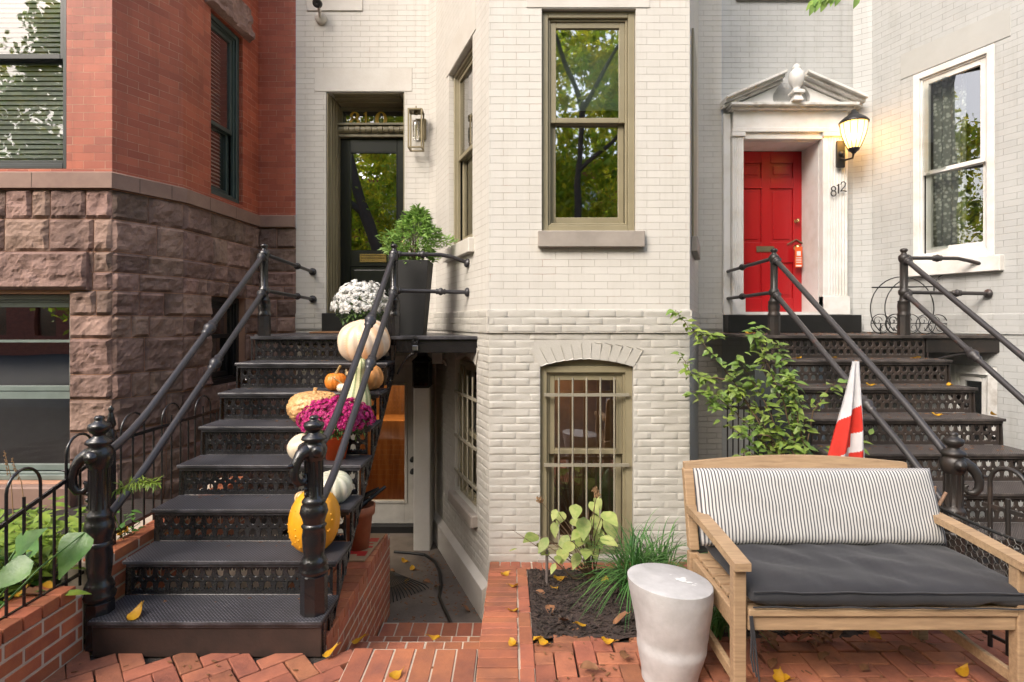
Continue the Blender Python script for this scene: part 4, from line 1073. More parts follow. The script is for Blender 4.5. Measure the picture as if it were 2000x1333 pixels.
railing('weathered stair railing left of the red door steps, its newel behind the bench', (2.53, 3.26, .0), 1.03, .2, (.9,-.5), pC, ph,
    [[(pC[0], pC[1], zU), (2.30, YW-.005-.0, zU-.02)], [(pC[0], pC[1], zLo), (2.30, YW-.005, zLo-.01)]], MAT['iron_brown'], MAT['iron_brown_rail'], (0, .38), 'stair railings with elephant trunk newels')
pD = (3.41, 4.95, ZL); uG = gA.u_of(1932)
railing('worn stair railing running to the right of the red door steps under the lace window', (3.62, 3.26, .0), 1.03, .2, (.9,-.5), pD, ph,
    [[(pD[0], pD[1], zU), (3.93, 5.02, zU+.005), (4.06, 5.03, zU-.02), gA.at(uG, .004, zU-.065)], [(pD[0], pD[1], zLo), gA.at(uG, .004, zLo-.01)]], MAT['iron_brown'], MAT['iron_brown_rail'], (0, .62), 'stair railings with elephant trunk newels')
# ================================================================== PUMPKINS
zt = lambda k: ZL-(8-k)*RISE
def pump_mat(name, c1, c2, stripes=0, rough=.45, c3=None, vs=4, knob=0):
    m, nt, b = nodes(name); tc = N(nt, 'ShaderNodeTexCoord')
    nz = N(nt, 'ShaderNodeTexNoise', Scale=vs, Detail=6, Roughness=.6); L(nt, tc.outputs['Object'], nz.inputs['Vector'])
    c = mixc(nt, ramp(nt, nz.outputs[0], .38, .68), c1, c2)
    if stripes:
        sx = N(nt, 'ShaderNodeSeparateXYZ'); L(nt, tc.outputs['UV'], sx.inputs[0])
        n2 = N(nt, 'ShaderNodeTexNoise', Scale=18, Detail=4); L(nt, tc.outputs['UV'], n2.inputs['Vector'])
        a = mathn(nt, 'ADD', mathn(nt, 'MULTIPLY', sx.outputs[0], stripes*6.2832), mathn(nt, 'MULTIPLY', n2.outputs[0], 2.5))
        c = mixc(nt, ramp(nt, mathn(nt, 'SINE', a), .2, .7), c, c3)
    L(nt, c, b.inputs['Base Color']); b.inputs['Roughness'].default_value = rough; b.inputs['Coat Weight'].default_value = .12
    nb = N(nt, 'ShaderNodeTexNoise', Scale=60, Detail=4); L(nt, tc.outputs['Object'], nb.inputs['Vector']); b1 = bumpn(nt, b, nb.outputs[0], .0008)
    if knob:
        vo = N(nt, 'ShaderNodeTexNoise', Scale=38, Detail=3); vo.noise_type = 'RIDGED_MULTIFRACTAL'; L(nt, tc.outputs['Object'], vo.inputs['Vector']); bumpn(nt, b, vo.outputs[0], knob, 1, b1)
    return m
STEM = M('dry pumpkin stem', (.36,.22,.08), .75, col2=(.22,.16,.06), bump=.002, bs=60)
def pumpkin(name, label, cat, c, rx, h, mat, ribs=10, depth=.12, stem=.05, tilt=(0,0), warts=0, pinch=.16, lean=.0, stemr=.014, stem_mat=None, squash=1.0, wrinkle=0, group='pumpkins and gourds on the stair'):
    root = thing(name, label, cat, c, group); c = V(c); rz = h/2
    rot = Matrix.Rotation(tilt[0], 3, 'X') @ Matrix.Rotation(tilt[1], 3, 'Y'); ph0 = R.uniform(0, 6)
    def fn(a, b):
        th = a*2*math.pi; fi = (b-.5)*math.pi; cf = math.cos(fi)
        rb = 1 - depth*abs(math.sin(th*ribs/2 + ph0 + .25*math.sin(th)))**.5*(.25+.75*cf) if False else 1 - depth*(1-abs(math.sin(th*ribs/2 + ph0)))**1.7*(.35+.65*cf)
        wob = 1 + .05*noise.noise(V((math.cos(th), math.sin(th), b*1.4))*1.3 + c*9)
        r = rx*max(0, cf)**.72*rb*wob; z = rz*math.sin(fi)
        z -= pinch*rz*math.exp(-(r/(rx*.36))**2)*(1 if fi > 0 else -.5)
        if wrinkle:
            q = V((math.cos(th)*r, math.sin(th)*r, z))/rx*6.5; rr_ = 1-2*abs(noise.noise(q)); r2 = 1-2*abs(noise.noise(q*2+V((3,3,3))))
            k = 1 + wrinkle*(rr_*.7+r2*.4); r *= k; z *= k
        p = V((r*math.cos(th), r*math.sin(th)*squash, z)); return c + V((0,0,rz)) + rot @ p
    m = MB(); nu = 96 if wrinkle else 72; nv = 48 if wrinkle else 26
    m.grid(fn, nu, nv, wrap=True)
    for k in range(-nu*nv, 0):
        i = k % nu; m.uv[k] = [(i/nu, .5), ((i+1)/nu, .5), ((i+1)/nu, .6), (i/nu, .6)]
    for i in range(warts):
        a, b = R.random(), R.uniform(.12, .88); p = fn(a, b); n = (p - c - V((0,0,rz))).normalized()
        w = R.uniform(.004, .009); m.lathe(p - n*.003, [(w,0), (w*.8,w*.6), (w*.35,w), (0,w*1.05)], 7, axis=n)
    b = m.build('flesh', mat, root)
    if stem:
        s = MB(); top = c + V((0,0,rz)) + rot @ V((0,0,rz*(1-pinch)-.008)); d = rot @ V((lean, 0, 1)).normalized()
        s.tube([top, top + d*stem*.25, top + d*stem*.6 + V((lean*.01,0,0)), top + d*stem + V((lean*.03,0,0))], [stemr*1.9, stemr*1.05, stemr*.8, stemr*.95], 8)
        s.build('stem', stem_mat or STEM, root)
    return root
PW = pump_mat('ivory pumpkin skin', (.66,.55,.40), (.72,.62,.49)); PWH = pump_mat('big ivory pumpkin skin', (.72,.55,.40), (.74,.63,.50), 9, c3=(.68,.45,.27), vs=3)
PO = pump_mat('orange pumpkin skin', (.62,.20,.02), (.55,.16,.015)); PT = pump_mat('tan pumpkin skin', (.55,.25,.07), (.47,.20,.06))
PG = pump_mat('pale green pumpkin skin', (.55,.54,.40), (.42,.44,.32), 10, c3=(.62,.6,.48)); PP = pump_mat('blistered pumpkin skin', (.66,.40,.17), (.50,.25,.09), vs=30, knob=.012)
PY = pump_mat('yellow gourd skin', (.72,.33,.008), (.66,.26,.008)); PS = pump_mat('small striped pumpkin skin', (.62,.50,.30), (.6,.42,.22), 9, c3=(.52,.24,.06))
PL = pump_mat('striped gourd skin', (.58,.56,.32), (.52,.5,.28), 11, c3=(.20,.24,.10))
def at(px, Y, k): return ((px-CX)/F*Y, Y, zt(k)-.002)
pumpkin('pumpkin', 'big ivory pumpkin near the top of the stair, below the white flowers', 'pumpkin', at(711, 4.47, 7), .205, .325, PWH, 10, .15, 0, pinch=.1, tilt=(.35,-.1))
pumpkin('pumpkin', 'small bright orange pumpkin with an upright stem', 'pumpkin', at(656, 4.22, 6), .083, .135, PO, 16, .07, .075, lean=.35, stemr=.011)
pumpkin('pumpkin', 'tiny cream gourd leaning on the small orange pumpkin', 'gourd', at(670, 4.125, 6), .044, .066, PW, 8, .08, .075, lean=-.9, stemr=.005)
pumpkin('pumpkin', 'tan orange ribbed pumpkin behind the handrail', 'pumpkin', at(716, 4.24, 6), .125, .195, PT, 14, .07, .03, pinch=.1)
pumpkin('pumpkin', 'wrinkled tan pumpkin crusted with peanut like warts', 'pumpkin', at(614, 3.99, 5), .172, .215, PP, 7, .08, .055, wrinkle=.10, lean=.1, stemr=.015, stem_mat=PP)
pumpkin('pumpkin', 'smooth round ivory pumpkin left of the magenta flowers', 'pumpkin', at(590, 3.72, 4), .092, .165, PW, 9, .07, 0, pinch=.14, tilt=(.5,-.3))
pumpkin('pumpkin', 'pale green grey ribbed pumpkin behind the right newel', 'pumpkin', at(650, 3.48, 3), .118, .18, PG, 12, .09, .03, pinch=.2, tilt=(.25,.1), stemr=.016)
pumpkin('pumpkin', 'palm sized orange striped cream pumpkin', 'pumpkin', at(591, 3.43, 3), .048, .078, PS, 9, .12, .012, stemr=.006)
pumpkin('gourd', 'egg shaped yellow gourd covered with warts', 'gourd', at(614, 3.22, 2), .138, .345, PY, 10, .03, 0, warts=95, pinch=.0, tilt=(0,.12))
root = thing('gourd', 'long pale green striped gourd standing with its neck up', 'gourd', at(695, 3.98, 5), 'pumpkins and gourds on the stair')
gx, gy, gzz = at(694, 3.98, 5)
prof = [(0,.0), (.04,.004), (.075,.03), (.094,.08), (.098,.13), (.088,.19), (.068,.25), (.056,.30), (.053,.35), (.056,.39), (.05,.425), (.03,.447), (.012,.452)]
m = MB(); n = 48
def gf(a, b):
    q = b*(len(prof)-1); i = min(int(q), len(prof)-2); r, z = (lerp(prof[i][k], prof[i+1][k], q-i) for k in (0, 1))
    th = a*6.2832; r *= 1 + .03*math.sin(10*th); return V((gx + .035*z/.45 + r*math.cos(th), gy + r*math.sin(th), gzz+z))
m.grid(gf, n, 36, wrap=True)
for k in range(-n*36, 0):
    i = k % n; m.uv[k] = [(i/n, .5), ((i+1)/n, .5), ((i+1)/n, .6), (i/n, .6)]
m.build('flesh', PL, root)
m = MB(); m.tube([(gx+.035, gy, gzz+.445), (gx+.032, gy-.006, gzz+.47)], [.016,.012], 8); m.build('stem', M('green stem', (.2,.24,.07), .7), root)

# ================================================================== FLOWERS AND PLANTS
def leaf(mb, p, d, up, l, w, fold=.25, droop=.3, nseg=4, shape=.42):
    d = V(d).normalized(); up = V(up); s = d.cross(up)
    if s.length < 1e-3: s = d.cross(V((1,.2,.1)))
    s.normalize(); n = s.cross(d).normalized(); p = V(p); rows = []
    for i in range(nseg+1):
        t = i/nseg; ww = w/2*(math.sin(math.pi*min(1, t**(.75 if shape == .42 else shape))) if 0 < t < 1 else .04)
        c = p + d*l*t - n*(droop*l*t*t) ; rows.append((c - s*ww + n*fold*ww, c, c + s*ww + n*fold*ww))
    vs = [v for r in rows for v in r]; fs = []
    for i in range(nseg):
        a = i*3; fs += [(a, a+1, a+4, a+3), (a+1, a+2, a+5, a+4)]
    mb.idx(vs, fs, True)
def rdir(zmin=-1, zmax=1):
    a = R.uniform(0, 6.2832); z = R.uniform(zmin, zmax); r = math.sqrt(max(0, 1-z*z)); return V((r*math.cos(a), r*math.sin(a), z))
def pom(mb, p, n, r, petals=11):
    n = V(n).normalized(); x = n.cross(V((.3,.5,.8))).normalized(); y = n.cross(x); p = V(p); vs = [p + n*r*.62]; fs = []
    for lay, (h, rr) in enumerate(((.5, .42), (.22, .72))):
        for i in range(7):
            a = (i+lay*.5)/7*6.2832; k = R.uniform(.88, 1.1); vs.append(p + n*r*h*k + (x*math.cos(a) + y*math.sin(a))*r*rr*k)
    fs += [(0, 1+i, 1+(i+1) % 7) for i in range(7)] + [(1+i, 8+i, 8+(i+1) % 7, 1+(i+1) % 7) for i in range(7)]
    k = petals
    for i in range(k):
        a = i/k*6.2832 + R.uniform(-.15,.15); e = x*math.cos(a) + y*math.sin(a); t = y*math.cos(a) - x*math.sin(a)
        d = (e + n*R.uniform(-.1,.3)).normalized(); q = len(vs); w = r*.2; o = p + n*r*.2
        vs += [o + e*r*.5, o + d*r*.8 - t*w, o + d*r*R.uniform(.95,1.15), o + d*r*.8 + t*w]; fs.append((q, q+1, q+2, q+3))
    mb.idx(vs, fs)
def mum(label, c, rx, rz, zc, petal, count, fr_, pot_prof, pot_mat):
    root = thing('potted_chrysanthemum', label, 'potted flowers', c); c = V(c)
    m = MB(); m.lathe(c, pot_prof, 28); m.build('pot', pot_mat, root)
    f = MB(); cen = c + V((0,0,zc))
    for i in range(int(count*1.0)):
        t = (i+.5)/count; z = 1 - t*1.12; r = math.sqrt(max(0, 1-z*z)); a = i*2.39996
        d = V((r*math.cos(a), r*math.sin(a), z)) + rdir()*.09
        k = 1 + .1*noise.noise(d*3 + c) + R.uniform(-.06,.03)
        p = cen + V((d.x*rx*k, d.y*rx*k, d.z*rz*k)); nrm = V((d.x/rx, d.y/rx, d.z/rz)).normalized() + rdir()*.25
        pom(f, p, nrm, fr_*R.uniform(.8,1.2))
    f.build('blossoms', petal, root)
    g = MB()
    for i in range(800):
        d = rdir(-.75, .6); k = R.uniform(.55, .97); p = cen + V((d.x*rx*k, d.y*rx*k, d.z*rz*k))
        leaf(g, p, d + rdir()*.7, V((0,0,1)), R.uniform(.025,.05), R.uniform(.012,.024), .2, .2, 2)
    for i in range(14):
        a = i/14*6.283; g.tube([c + V((0,0,.1)), c + V((math.cos(a)*rx*.4, math.sin(a)*rx*.4, zc))], .003, 5)
    g.build('foliage', MAT['leaf_mum'], root); return root
mum('white chrysanthemum in a dark pot at the top of the stair', at(707, 4.86, 8), .225, .21, .24, MAT['white_petal'], 300, .025,
    [(.0,.004), (.07,.004), (.095,.12), (.10,.12), (.10,.135), (.085,.135), (.08,.1), (0,.1)], MAT['planter'])
mum('magenta chrysanthemum in an orange pot halfway up the stair', at(656, 3.75, 4), .225, .135, .255, MAT['pink_petal'], 430, .022,
    [(.0,.004), (.062,.004), (.088,.145), (.094,.145), (.094,.16), (.082,.16), (.078,.12), (0,.12)], MAT['orange_pot'])
# tapered planter with a false cypress
px_, py_ = -.873, 5.02
root = thing('tall_planter', 'tall tapered charcoal planter holding a bushy green conifer', 'planter', (px_, py_, ZL))
m = MB(); h = .645; s = 2**.5
m.lathe((px_, py_, ZL), [(.105*s,0), (.158*s,h), (.146*s,h), (.140*s,h-.06), (0,h-.06)], 4, smooth=False, rot=math.pi/4); m.build('pot', MAT['planter'], root, bevel=.004)
g = MB()
for i in range(3400):
    hh = R.random(); rr = (.13+.30*hh if hh < .3 else .22*(1-((hh-.3)/.7)**1.5)+.02)*R.uniform(.3,1.0)**.6; a = R.uniform(0, 6.2832)
    lump = 1 + .75*noise.noise(V((math.cos(a)*2.0, math.sin(a)*2.0, hh*6)))
    if noise.noise(V((math.cos(a)*3.1, math.sin(a)*3.1, hh*8+4))) < -.12 and R.random() < .8: continue
    p = V((px_ - .01 + .05*hh + rr*lump*math.cos(a)*1.05, py_ + rr*lump*math.sin(a)*.85, ZL+h-.02 + hh*.48*(1+.2*lump-.2)))
    d = V((math.cos(a), math.sin(a), R.uniform(-.1,.9)))
    for q in range(2): leaf(g, p, d + rdir()*.55, rdir(.2,1), R.uniform(.022,.065), R.uniform(.009,.018), .1, .3, 2)
g.build('foliage', MAT['leaf_cyp'], root)
g = MB()
for i in range(16):
    a = R.uniform(0, 6.28); r = R.uniform(.05,.17); g.tube([(px_, py_, ZL+h-.08), (px_+r*.5*math.cos(a), py_+r*.5*math.sin(a), ZL+h+.12), (px_+r*math.cos(a), py_+r*math.sin(a), ZL+h+R.uniform(.2,.36))], [.006,.004,.002], 5)
g.build('stems', MAT['stem'], root)
# hydrangea by the barred window
base = G(1160, 1165, -.12); base = V((.545, 3.92, -.11))
root = thing('hydrangea', 'yellowing hydrangea with pale leaves and dry flower heads before the barred window', 'shrub', base)
g, lf_, fl = MB(), MB(), MB()
def hyd(px, py, Y, kind=0):
    tip = P(px, py, Y); mid = lerp(base, tip, .55) + V((R.uniform(-.03,.03), R.uniform(-.03,.03), .04))
    g.tube([base + V((R.uniform(-.03,.03), R.uniform(-.03,.03), 0)), mid, tip], [.0045,.0035,.002], 6)
    return tip, mid
for (px, py, l) in ((1100,1000,.09), (1125,985,.10), (1082,1020,.07), (1140,1010,.12), (1165,1030,.10), (1070,1050,.08), (1110,1045,.09), (1150,1055,.11), (1178,1000,.12), (1188,1005,.13), (1050,1045,.11), (1060,1062,.09), (1130,1080,.08),
                    (1152,980,.08), (1163,968,.07), (1120,1060,.09), (1100,1072,.10), (1142,1040,.12), (1172,1050,.09), (1086,995,.06), (1115,1015,.09), (1088,1085,.06), (1145,1072,.09), (1135,1035,.08), (1160,1005,.10)):
    tip, mid = hyd(px, py, 3.85 + R.uniform(-.15,.15))
    d = V((R.uniform(-.6,.6) + (px-1130)/120, -.7+R.uniform(-.4,.3), R.uniform(-1.0,.15)))
    leaf(lf_, tip, d, V((0,-.7,1)), l*1.5, l*.86, .15, .15, 6)
for (px, py) in ((1163,957), (1054,977), (1166,968)):
    tip, _ = hyd(px, py, 3.85)
    for i in range(60): fl.cbox(tip + rdir()*R.uniform(.005,.026), rdir(), (0,0,1), (0,1,0), (.006,.005,.001))
g.tube([base, P(1120,1130,3.85), P(1060,1075,3.8), P(1000,1035,3.75)], [.006,.005,.003,.0015], 6)
leaf(lf_, P(1010,1072,3.78), (-1,-.3,-.1), (0,0,1), .06, .025, .2, .1); leaf(lf_, P(1085,1100,3.8), (-.4,-.5,-.6), (0,-.4,1), .08, .04, .2, .1); leaf(lf_, P(1075,1080,3.8), (-.7,-.5,.1), (0,-.4,1), .085, .045, .2, .1)
g.build('stems', MAT['stem'], root); lf_.build('leaves', MAT['leaf_hyd'], root); fl.build('flower_heads', MAT['dry_flower'], root)
m = MB(); b = G(1068, 1143, -.09); m.tube([b, b + V((0,-.01,.24))], .010, 10); tag(m.build('garden_stake', M('grey stake', (.16,.13,.12), .6), loc=b), 'short grey stake standing in the mulch', 'stake')
# liriope clumps
def liriope(label, c, n, ln):
    c = V(c); m = MB()
    for i in range(n):
        a = R.uniform(0, 6.2832); l = ln*R.uniform(.55,1.15); out = R.uniform(.25,1.0); w = R.uniform(.006,.011); d = V((math.cos(a), math.sin(a), 0)); s = V((-d.y, d.x, 0)); b0_ = c + V((R.gauss(0,.035), R.gauss(0,.035), 0)); vs = []
        K = 9; ph_ = R.uniform(.75,1.35)
        for k in range(K+1):
            t = k/K; x = out*l*(.35*t+.75*t*t)*1.05; z = l*(t*1.05 - t*t*(.30+.85*out*ph_*.75))*(1.6-.5*out); ww = w/2*(1-t**3)+.0004
            q = b0_ + d*x + V((0,0,max(-.01, z))); vs += [q - s*ww, q + s*ww]
        m.idx(vs, [(2*k, 2*k+1, 2*k+3, 2*k+2) for k in range(K)], True)
    return tag(m.build('liriope', MAT['grass_blade'], loc=c), label, 'grass plant')
liriope('clump of arching dark green blades between the hydrangea and the stool', (.78, 3.62, -.08), 260, .55)
liriope('tall clump of strap leaves against the wall behind the bench arm', (.98, 3.80, -.10), 130, .55)
liriope('low clump of green blades beneath the bench', (1.10, 3.05, -.01), 60, .36)
# climbing shrub left of the red door steps
base = V((1.86, 4.02, -.13))
root = thing('climbing_shrub', 'leafy green shrub rising behind the bench beside the red door steps', 'shrub', base)
g, lf_ = MB(), MB()
shoots = [[(1560,900,4.0), (1530,780,4.0), (1490,690,4.0), (1478,640,3.98)], [(1540,905,4.0), (1470,800,4.0), (1400,700,4.05), (1345,640,4.1), (1318,605,4.1)], [(1530,905,4.0), (1450,820,3.95), (1400,770,3.95), (1350,765,3.95)],
          [(1570,905,3.9), (1590,800,3.85), (1620,760,3.8), (1632,748,3.75)], [(1560,905,3.9), (1520,840,3.9), (1480,760,3.9), (1440,700,3.9)], [(1590,905,3.8), (1625,885,3.7), (1660,865,3.6), (1690,862,3.6)],
          [(1540,900,4.0), (1500,850,3.9), (1450,850,3.9), (1420,830,3.9)], [(1550,900,4.1), (1545,800,4.1), (1530,720,4.1), (1515,670,4.1)], [(1500,905,3.9), (1460,880,3.9), (1440,900,3.8)], [(1580,905,3.9), (1560,830,3.9), (1550,760,3.9), (1540,730,3.9)],
          [(1420,740,4.0), (1380,740,4.0), (1350,735,4.0), (1330,690,4.0)], [(1345,640,4.1), (1375,655,4.1), (1412,660,4.1)], [(1530,905,3.95), (1440,760,4.0), (1425,760,4.0), (1395,800,3.95)]]
for si, sh in enumerate(shoots):
    pts = [P(*q) for q in sh]
    if sh[0][1] >= 895: pts = [base + V((R.uniform(-.1,.05), R.uniform(-.05,.05), 0))] + pts
    dense = []
    for a, b in zip(pts, pts[1:]): dense += [lerp(a, b, k/8) + rdir()*.006 for k in range(8)]
    dense.append(pts[-1]); k = len(dense); g.tube(dense, [lerp(.0065, .0015, i/(k-1)) for i in range(k)], 6)
    for i, p in enumerate(dense):
        if i < 5: continue
        nl = 4 if si in (0, 4, 7, 9, 12) else 1 if si in (3, 5) else 2
        for q in range(nl):
            d = rdir(-.6,.5); d.y -= .25
            c = p + d*R.uniform(0,.02) + (rdir()*R.uniform(0,.065) if si not in (1,10,11) else V((0,0,0)))
            leaf(lf_, c, d, V((R.uniform(-.4,.4), -.6, 1)), R.uniform(.035,.085), R.uniform(.02,.05), R.uniform(.1,.5), R.uniform(.1,.5), 4)
g.build('stems', MAT['stem'], root); lf_.build('leaves', MAT['leaf_rose'], root)
# raised bed on the left: hosta, ferny sprig, ground plants, dry stalks
c = V((-2.33, 2.42, .29)); root = thing('hosta', 'hosta with broad glossy green leaves spilling over the planter wall', 'plant', c); m = MB()
lfA, lfB, lfC = P(166,1040,2.78), P(66,1098,2.45), P(30,1075,2.6)
for (p, d, l, w) in ((lfA, P(110,1125,2.66)-lfA, .215, .17), (lfB, P(-14,1140,2.38)-lfB, .2, .12), (lfC, P(60,1050,2.6)-lfC, .16, .11), ((-2.42,2.5,.48), (-.5,-.3,.3), .2, .13), ((-2.36,2.75,.5), (-.2,.4,.3), .17, .12), ((-2.5,2.7,.5), (.3,-.2,.5), .17, .12), ((-2.3,2.5,.5), (-.3,-.2,.6), .15, .11)):
    leaf(m, p, d, (0,-.8,.6), l, w, .15, .15, 10, .5); m.tube([c, lerp(c, V(p), .6)+V((0,0,.03)), p], [.005,.004,.003], 6)
m.build('leaves', MAT['leaf_hosta'], root)
def bedplant(label, c, n, l, mat, spread, hgt):
    c = V(c); m = MB()
    for i in range(n):
        p = c + V((R.gauss(0,spread), R.gauss(0,spread), R.uniform(.02,hgt))); d = rdir(-.1,.8)
        leaf(m, p, d, V((0,-.3,1)), l*R.uniform(.6,1.2), l*R.uniform(.25,.5), .2, .35, 4)
        if i % 3 == 0: m.tube([c + V((R.gauss(0,spread*.5), R.gauss(0,spread*.5), 0)), p], .002, 4)
    return tag(m.build('bed_plant', mat, loc=c), label, 'plant')
bedplant('bright yellow green foliage plant behind the loop fence', (-2.58, 3.0, .28), 280, .10, MAT['leaf_lime'], .14, .28)
bedplant('light green foliage beneath the wide basement window', (-2.95, 3.35, .28), 240, .09, MAT['leaf_lime'], .17, .24)
bedplant('low green plant at the left edge behind the fence hoop', (-2.72, 2.72, .28), 170, .10, MAT['leaf_hosta'], .13, .2)
bedplant('small green seedling beside the iron gate post', (-2.27, 3.32, .40), 16, .06, MAT['leaf_hosta'], .05, .16)
c = V((-2.22, 3.25, .42)); m = MB()
for i in range(26):
    t = i/25; p = P(lerp(225, 308, t), lerp(958, 945, t)-10*math.sin(t*3.1), 3.0)
    for q in range(5): leaf(m, p, V((R.uniform(-.3,1), R.uniform(-.8,.2), R.uniform(-.7,.7))), (0,-.3,1), R.uniform(.03,.06), .008, .1, .2, 2)
m.tube([c, P(222,1000,3.1), P(240,960,3.0), P(305,948,3.0)], .002, 5)
tag(m.build('fern_sprig', MAT['leaf_lime'], loc=c), 'feathery lime green sprig poking through the left handrail', 'plant')
for i, (a, b) in enumerate((((28, 985), (8, 880)), ((55, 990), (22, 895)))):
    m = MB(); p, q = P(a[0], a[1], 3.3), P(b[0], b[1], 3.3); m.tube([p - V((0,0,.2)), lerp(p, q, .5) + V((.01,0,0)), q], [.003,.0025,.0015], 5)
    for k in range(22): m.lathe(lerp(p, q, .55+.45*k/22) + rdir()*.006, [(0,-.006), (.004,0), (0,.006)], 5)
    tag(m.build('dry_stalk', MAT['dry_flower'], loc=p - V((0,0,.2))), ('taller dry flower stalk, nearest the left edge' if i == 0 else 'shorter dry flower stalk leaning left before the basement window'), 'dry stalk')
# branch hanging in at the top
m, st = MB(), MB(); c = P(1640, -60, 3.2); root = thing('overhanging_branch', 'leafy tree branch tip hanging in at the top above the broken pediment', 'branch', c)
pts = [P(1820,-300,3.0), P(1700,-120,3.15), P(1640,-30,3.2), P(1600,-2,3.2)]; st.tube(pts, [.016,.008,.004,.002], 6)
for i in range(60):
    t = R.random()*2.999; k = int(t); p = lerp(pts[k], pts[k+1], t-k) + rdir()*.03; leaf(m, p, V((R.uniform(-1,.3), R.uniform(-.5,.3), -1)), (0,-1,.3), R.uniform(.05,.085), R.uniform(.025,.035), .2, .25, 4)
for (px, py) in ((1600,2), (1612,0), (1640,-10), (1676,-6), (1590,8)): leaf(m, P(px, py, 3.2), V((-.35,-.2,-.8)), (0,-1,.3), .075, .035, .2, .2, 4)
m.build('leaves', MAT['leaf_cyp'], root); st.build('twig', MAT['bark'], root)

# ================================================================== BENCH, CUSHIONS, STOOL
bx0, bx1, by0, by1 = .97, 2.175, 2.41, 3.02
gzb = 0.0
root = thing('garden_bench', 'weathered teak two seat garden bench in the front right corner', 'bench', ((bx0+bx1)/2, 2.7, 0))
T = MAT['teak']; w = .054
def part(nm, fn, bev=.005, mat=T, par=root):
    m = MB(); fn(m); return m.build(nm, mat, par, bevel=bev, seg=2)
for x in (bx0-.03, bx1-.03):
    part('leg', lambda m: m.box(x, x+w, by0, by0+.05, gz(by0)-.005, .62))
    def back(m):
        m.obox((x, by1-.02, gz(by1)-.005), (w,0,0), (0,.05,0), (0,.01,.46)); m.obox((x+.001, by1-.011, .454), (w-.002,0,0), (0,.05,0), (0,.10,.40))
    part('leg', back)
    def arm(m):
        a = 10
        for i in range(a):
            t0, t1 = i/a, (i+1)/a; y0, y1 = lerp(by0-.03, by1+.02, t0), lerp(by0-.03, by1+.02, t1)
            z0, z1 = .617+.032*math.sin(t0*1.5), .617+.032*math.sin(t1*1.5)
            vs = [(x-.008,y0,z0), (x+w+.008,y0,z0), (x+w+.008,y1,z1), (x-.008,y1,z1)]; h_ = .034
            q = [V(v) for v in vs] + [V(v)+V((0,0,h_)) for v in vs]
            m.idx(q, [(3,2,1,0), (4,5,6,7), (0,1,5,4), (2,3,7,6), (1,2,6,5), (3,0,4,7)] if i in (0, a-1) else [(3,2,1,0), (4,5,6,7), (1,2,6,5), (3,0,4,7)])
    part('armrest', arm, 0)
    part('side_rail', lambda m: (m.box(x+.012, x+w-.012, by0+.05, by1-.02, .33, .415), m.box(x+.014, x+w-.014, by0+.05, by1-.02, .10, .15)))
part('front_rail', lambda m: (m.box(bx0+.033, bx1-.031, by0+.008, by0+.038, .35, .412), m.box(bx0+.033, bx1-.031, by0-.004, by0+.06, .414, .444)))
part('back_rail', lambda m: m.box(bx0+.033, bx1-.031, by1-.005, by1+.025, .34, .40))
for i in range(6):
    y = by0+.08+i*.09; part('seat_slat', lambda m: m.box(bx0+.004, bx1, y, y+.07, .418, .438), .004)
def crest(m):
    lp = []; n = 16
    for i in range(n+1): lp.append((bx0-.02+(bx1-bx0+.02)*i/n, .845))
    for i in range(n+1): lp.append((bx1-(bx1-bx0+.02)*i/n, .885+.036*math.sin(math.pi*i/n)))
    m.plate([lp], lambda x, z: V((x, by1+.005+(z-.45)*.25, z)), (0, .034, 0))
part('crest_rail', crest)
for i in range(11):
    x = lerp(bx0+.1, bx1-.1, i/10); part('back_slat', lambda m: m.obox((x-.02, by1+.012, .41), (.04,0,0), (0,.014,0), (0,.10,.436)), .003)
# cushions
def cushion(nm, label, o, a, b, c, mat, puff, tuft=None, cat='cushion', wr=0, roundness=.5):
    """rounded pad spanned by a (width), b (depth), c (thickness)"""
    o, a, b, c = V(o), V(a), V(b), V(c); m = MB(); N_ = 46; K = 22
    def edge(t): return 1-(abs(2*t-1))**9
    def top(i, j, s):
        x, y = i, j; e = (edge(x)*edge(y))**.4; u = 4*x*(1-x); v = 4*y*(1-y)
        th = .5 + s*(.5*roundness*0 + e*(.34 + puff*(u*v)**.35))
        wrn = wr*(noise.noise(V((x*9, y*4+3*x, s)))*.6 + noise.noise(V((x*20+y*7, y*6, s+2)))*.4)*e
        return o + a*(x+.004*wrn) + b*y + c*(th + s*wrn)
    m.grid(lambda i, j: top(i, j, 1), N_, K, uv=True); m.grid(lambda i, j: top(1-i, j, -1), N_, K, uv=True)
    return m, m.build(nm, mat, loc=o + a*.5 + b*.5, weld=True)
sc0 = (bx0+.035, by0-.02, .432)
m, sc = cushion('seat_cushion', '', sc0, (bx1-bx0+.03, 0, 0), (0, .60, 0), (0, 0, .118), MAT['charcoal'], .12, wr=.22)
tag(sc, 'charcoal fabric seat cushion lying on the garden bench', 'cushion')
m = MB(); o = V(sc0)
for zz in (.090, .026):
    pts = [o + V((.012, .012, zz)), o + V((bx1-bx0+.018, .008, zz-.004)), ]
    m.tube([lerp(pts[0], pts[1], i/12) + V((0,-.004+.002*math.sin(i*1.7),.003*math.sin(i*2.1))) for i in range(13)], .0035, 6)
m.build('piping', MAT['charcoal'], sc)
m = MB(); b_ = V((bx0+.036, by0+.02, .42))
for k in range(3): m.tube([b_ + V((.004*k,-.028,0)), b_ + V((.004+.006*k,-.034,-.08)), b_ + V((.002+.012*k,-.030,-.17)), b_ + V((.014+.012*k,-.03,-.235-.02*k))], .004, 5)
m.build('tie', MAT['charcoal'], sc)
mm, nt, bs_ = nodes('striped ticking'); tc = N(nt, 'ShaderNodeTexCoord'); sx = N(nt, 'ShaderNodeSeparateXYZ'); L(nt, tc.outputs['UV'], sx.inputs[0])
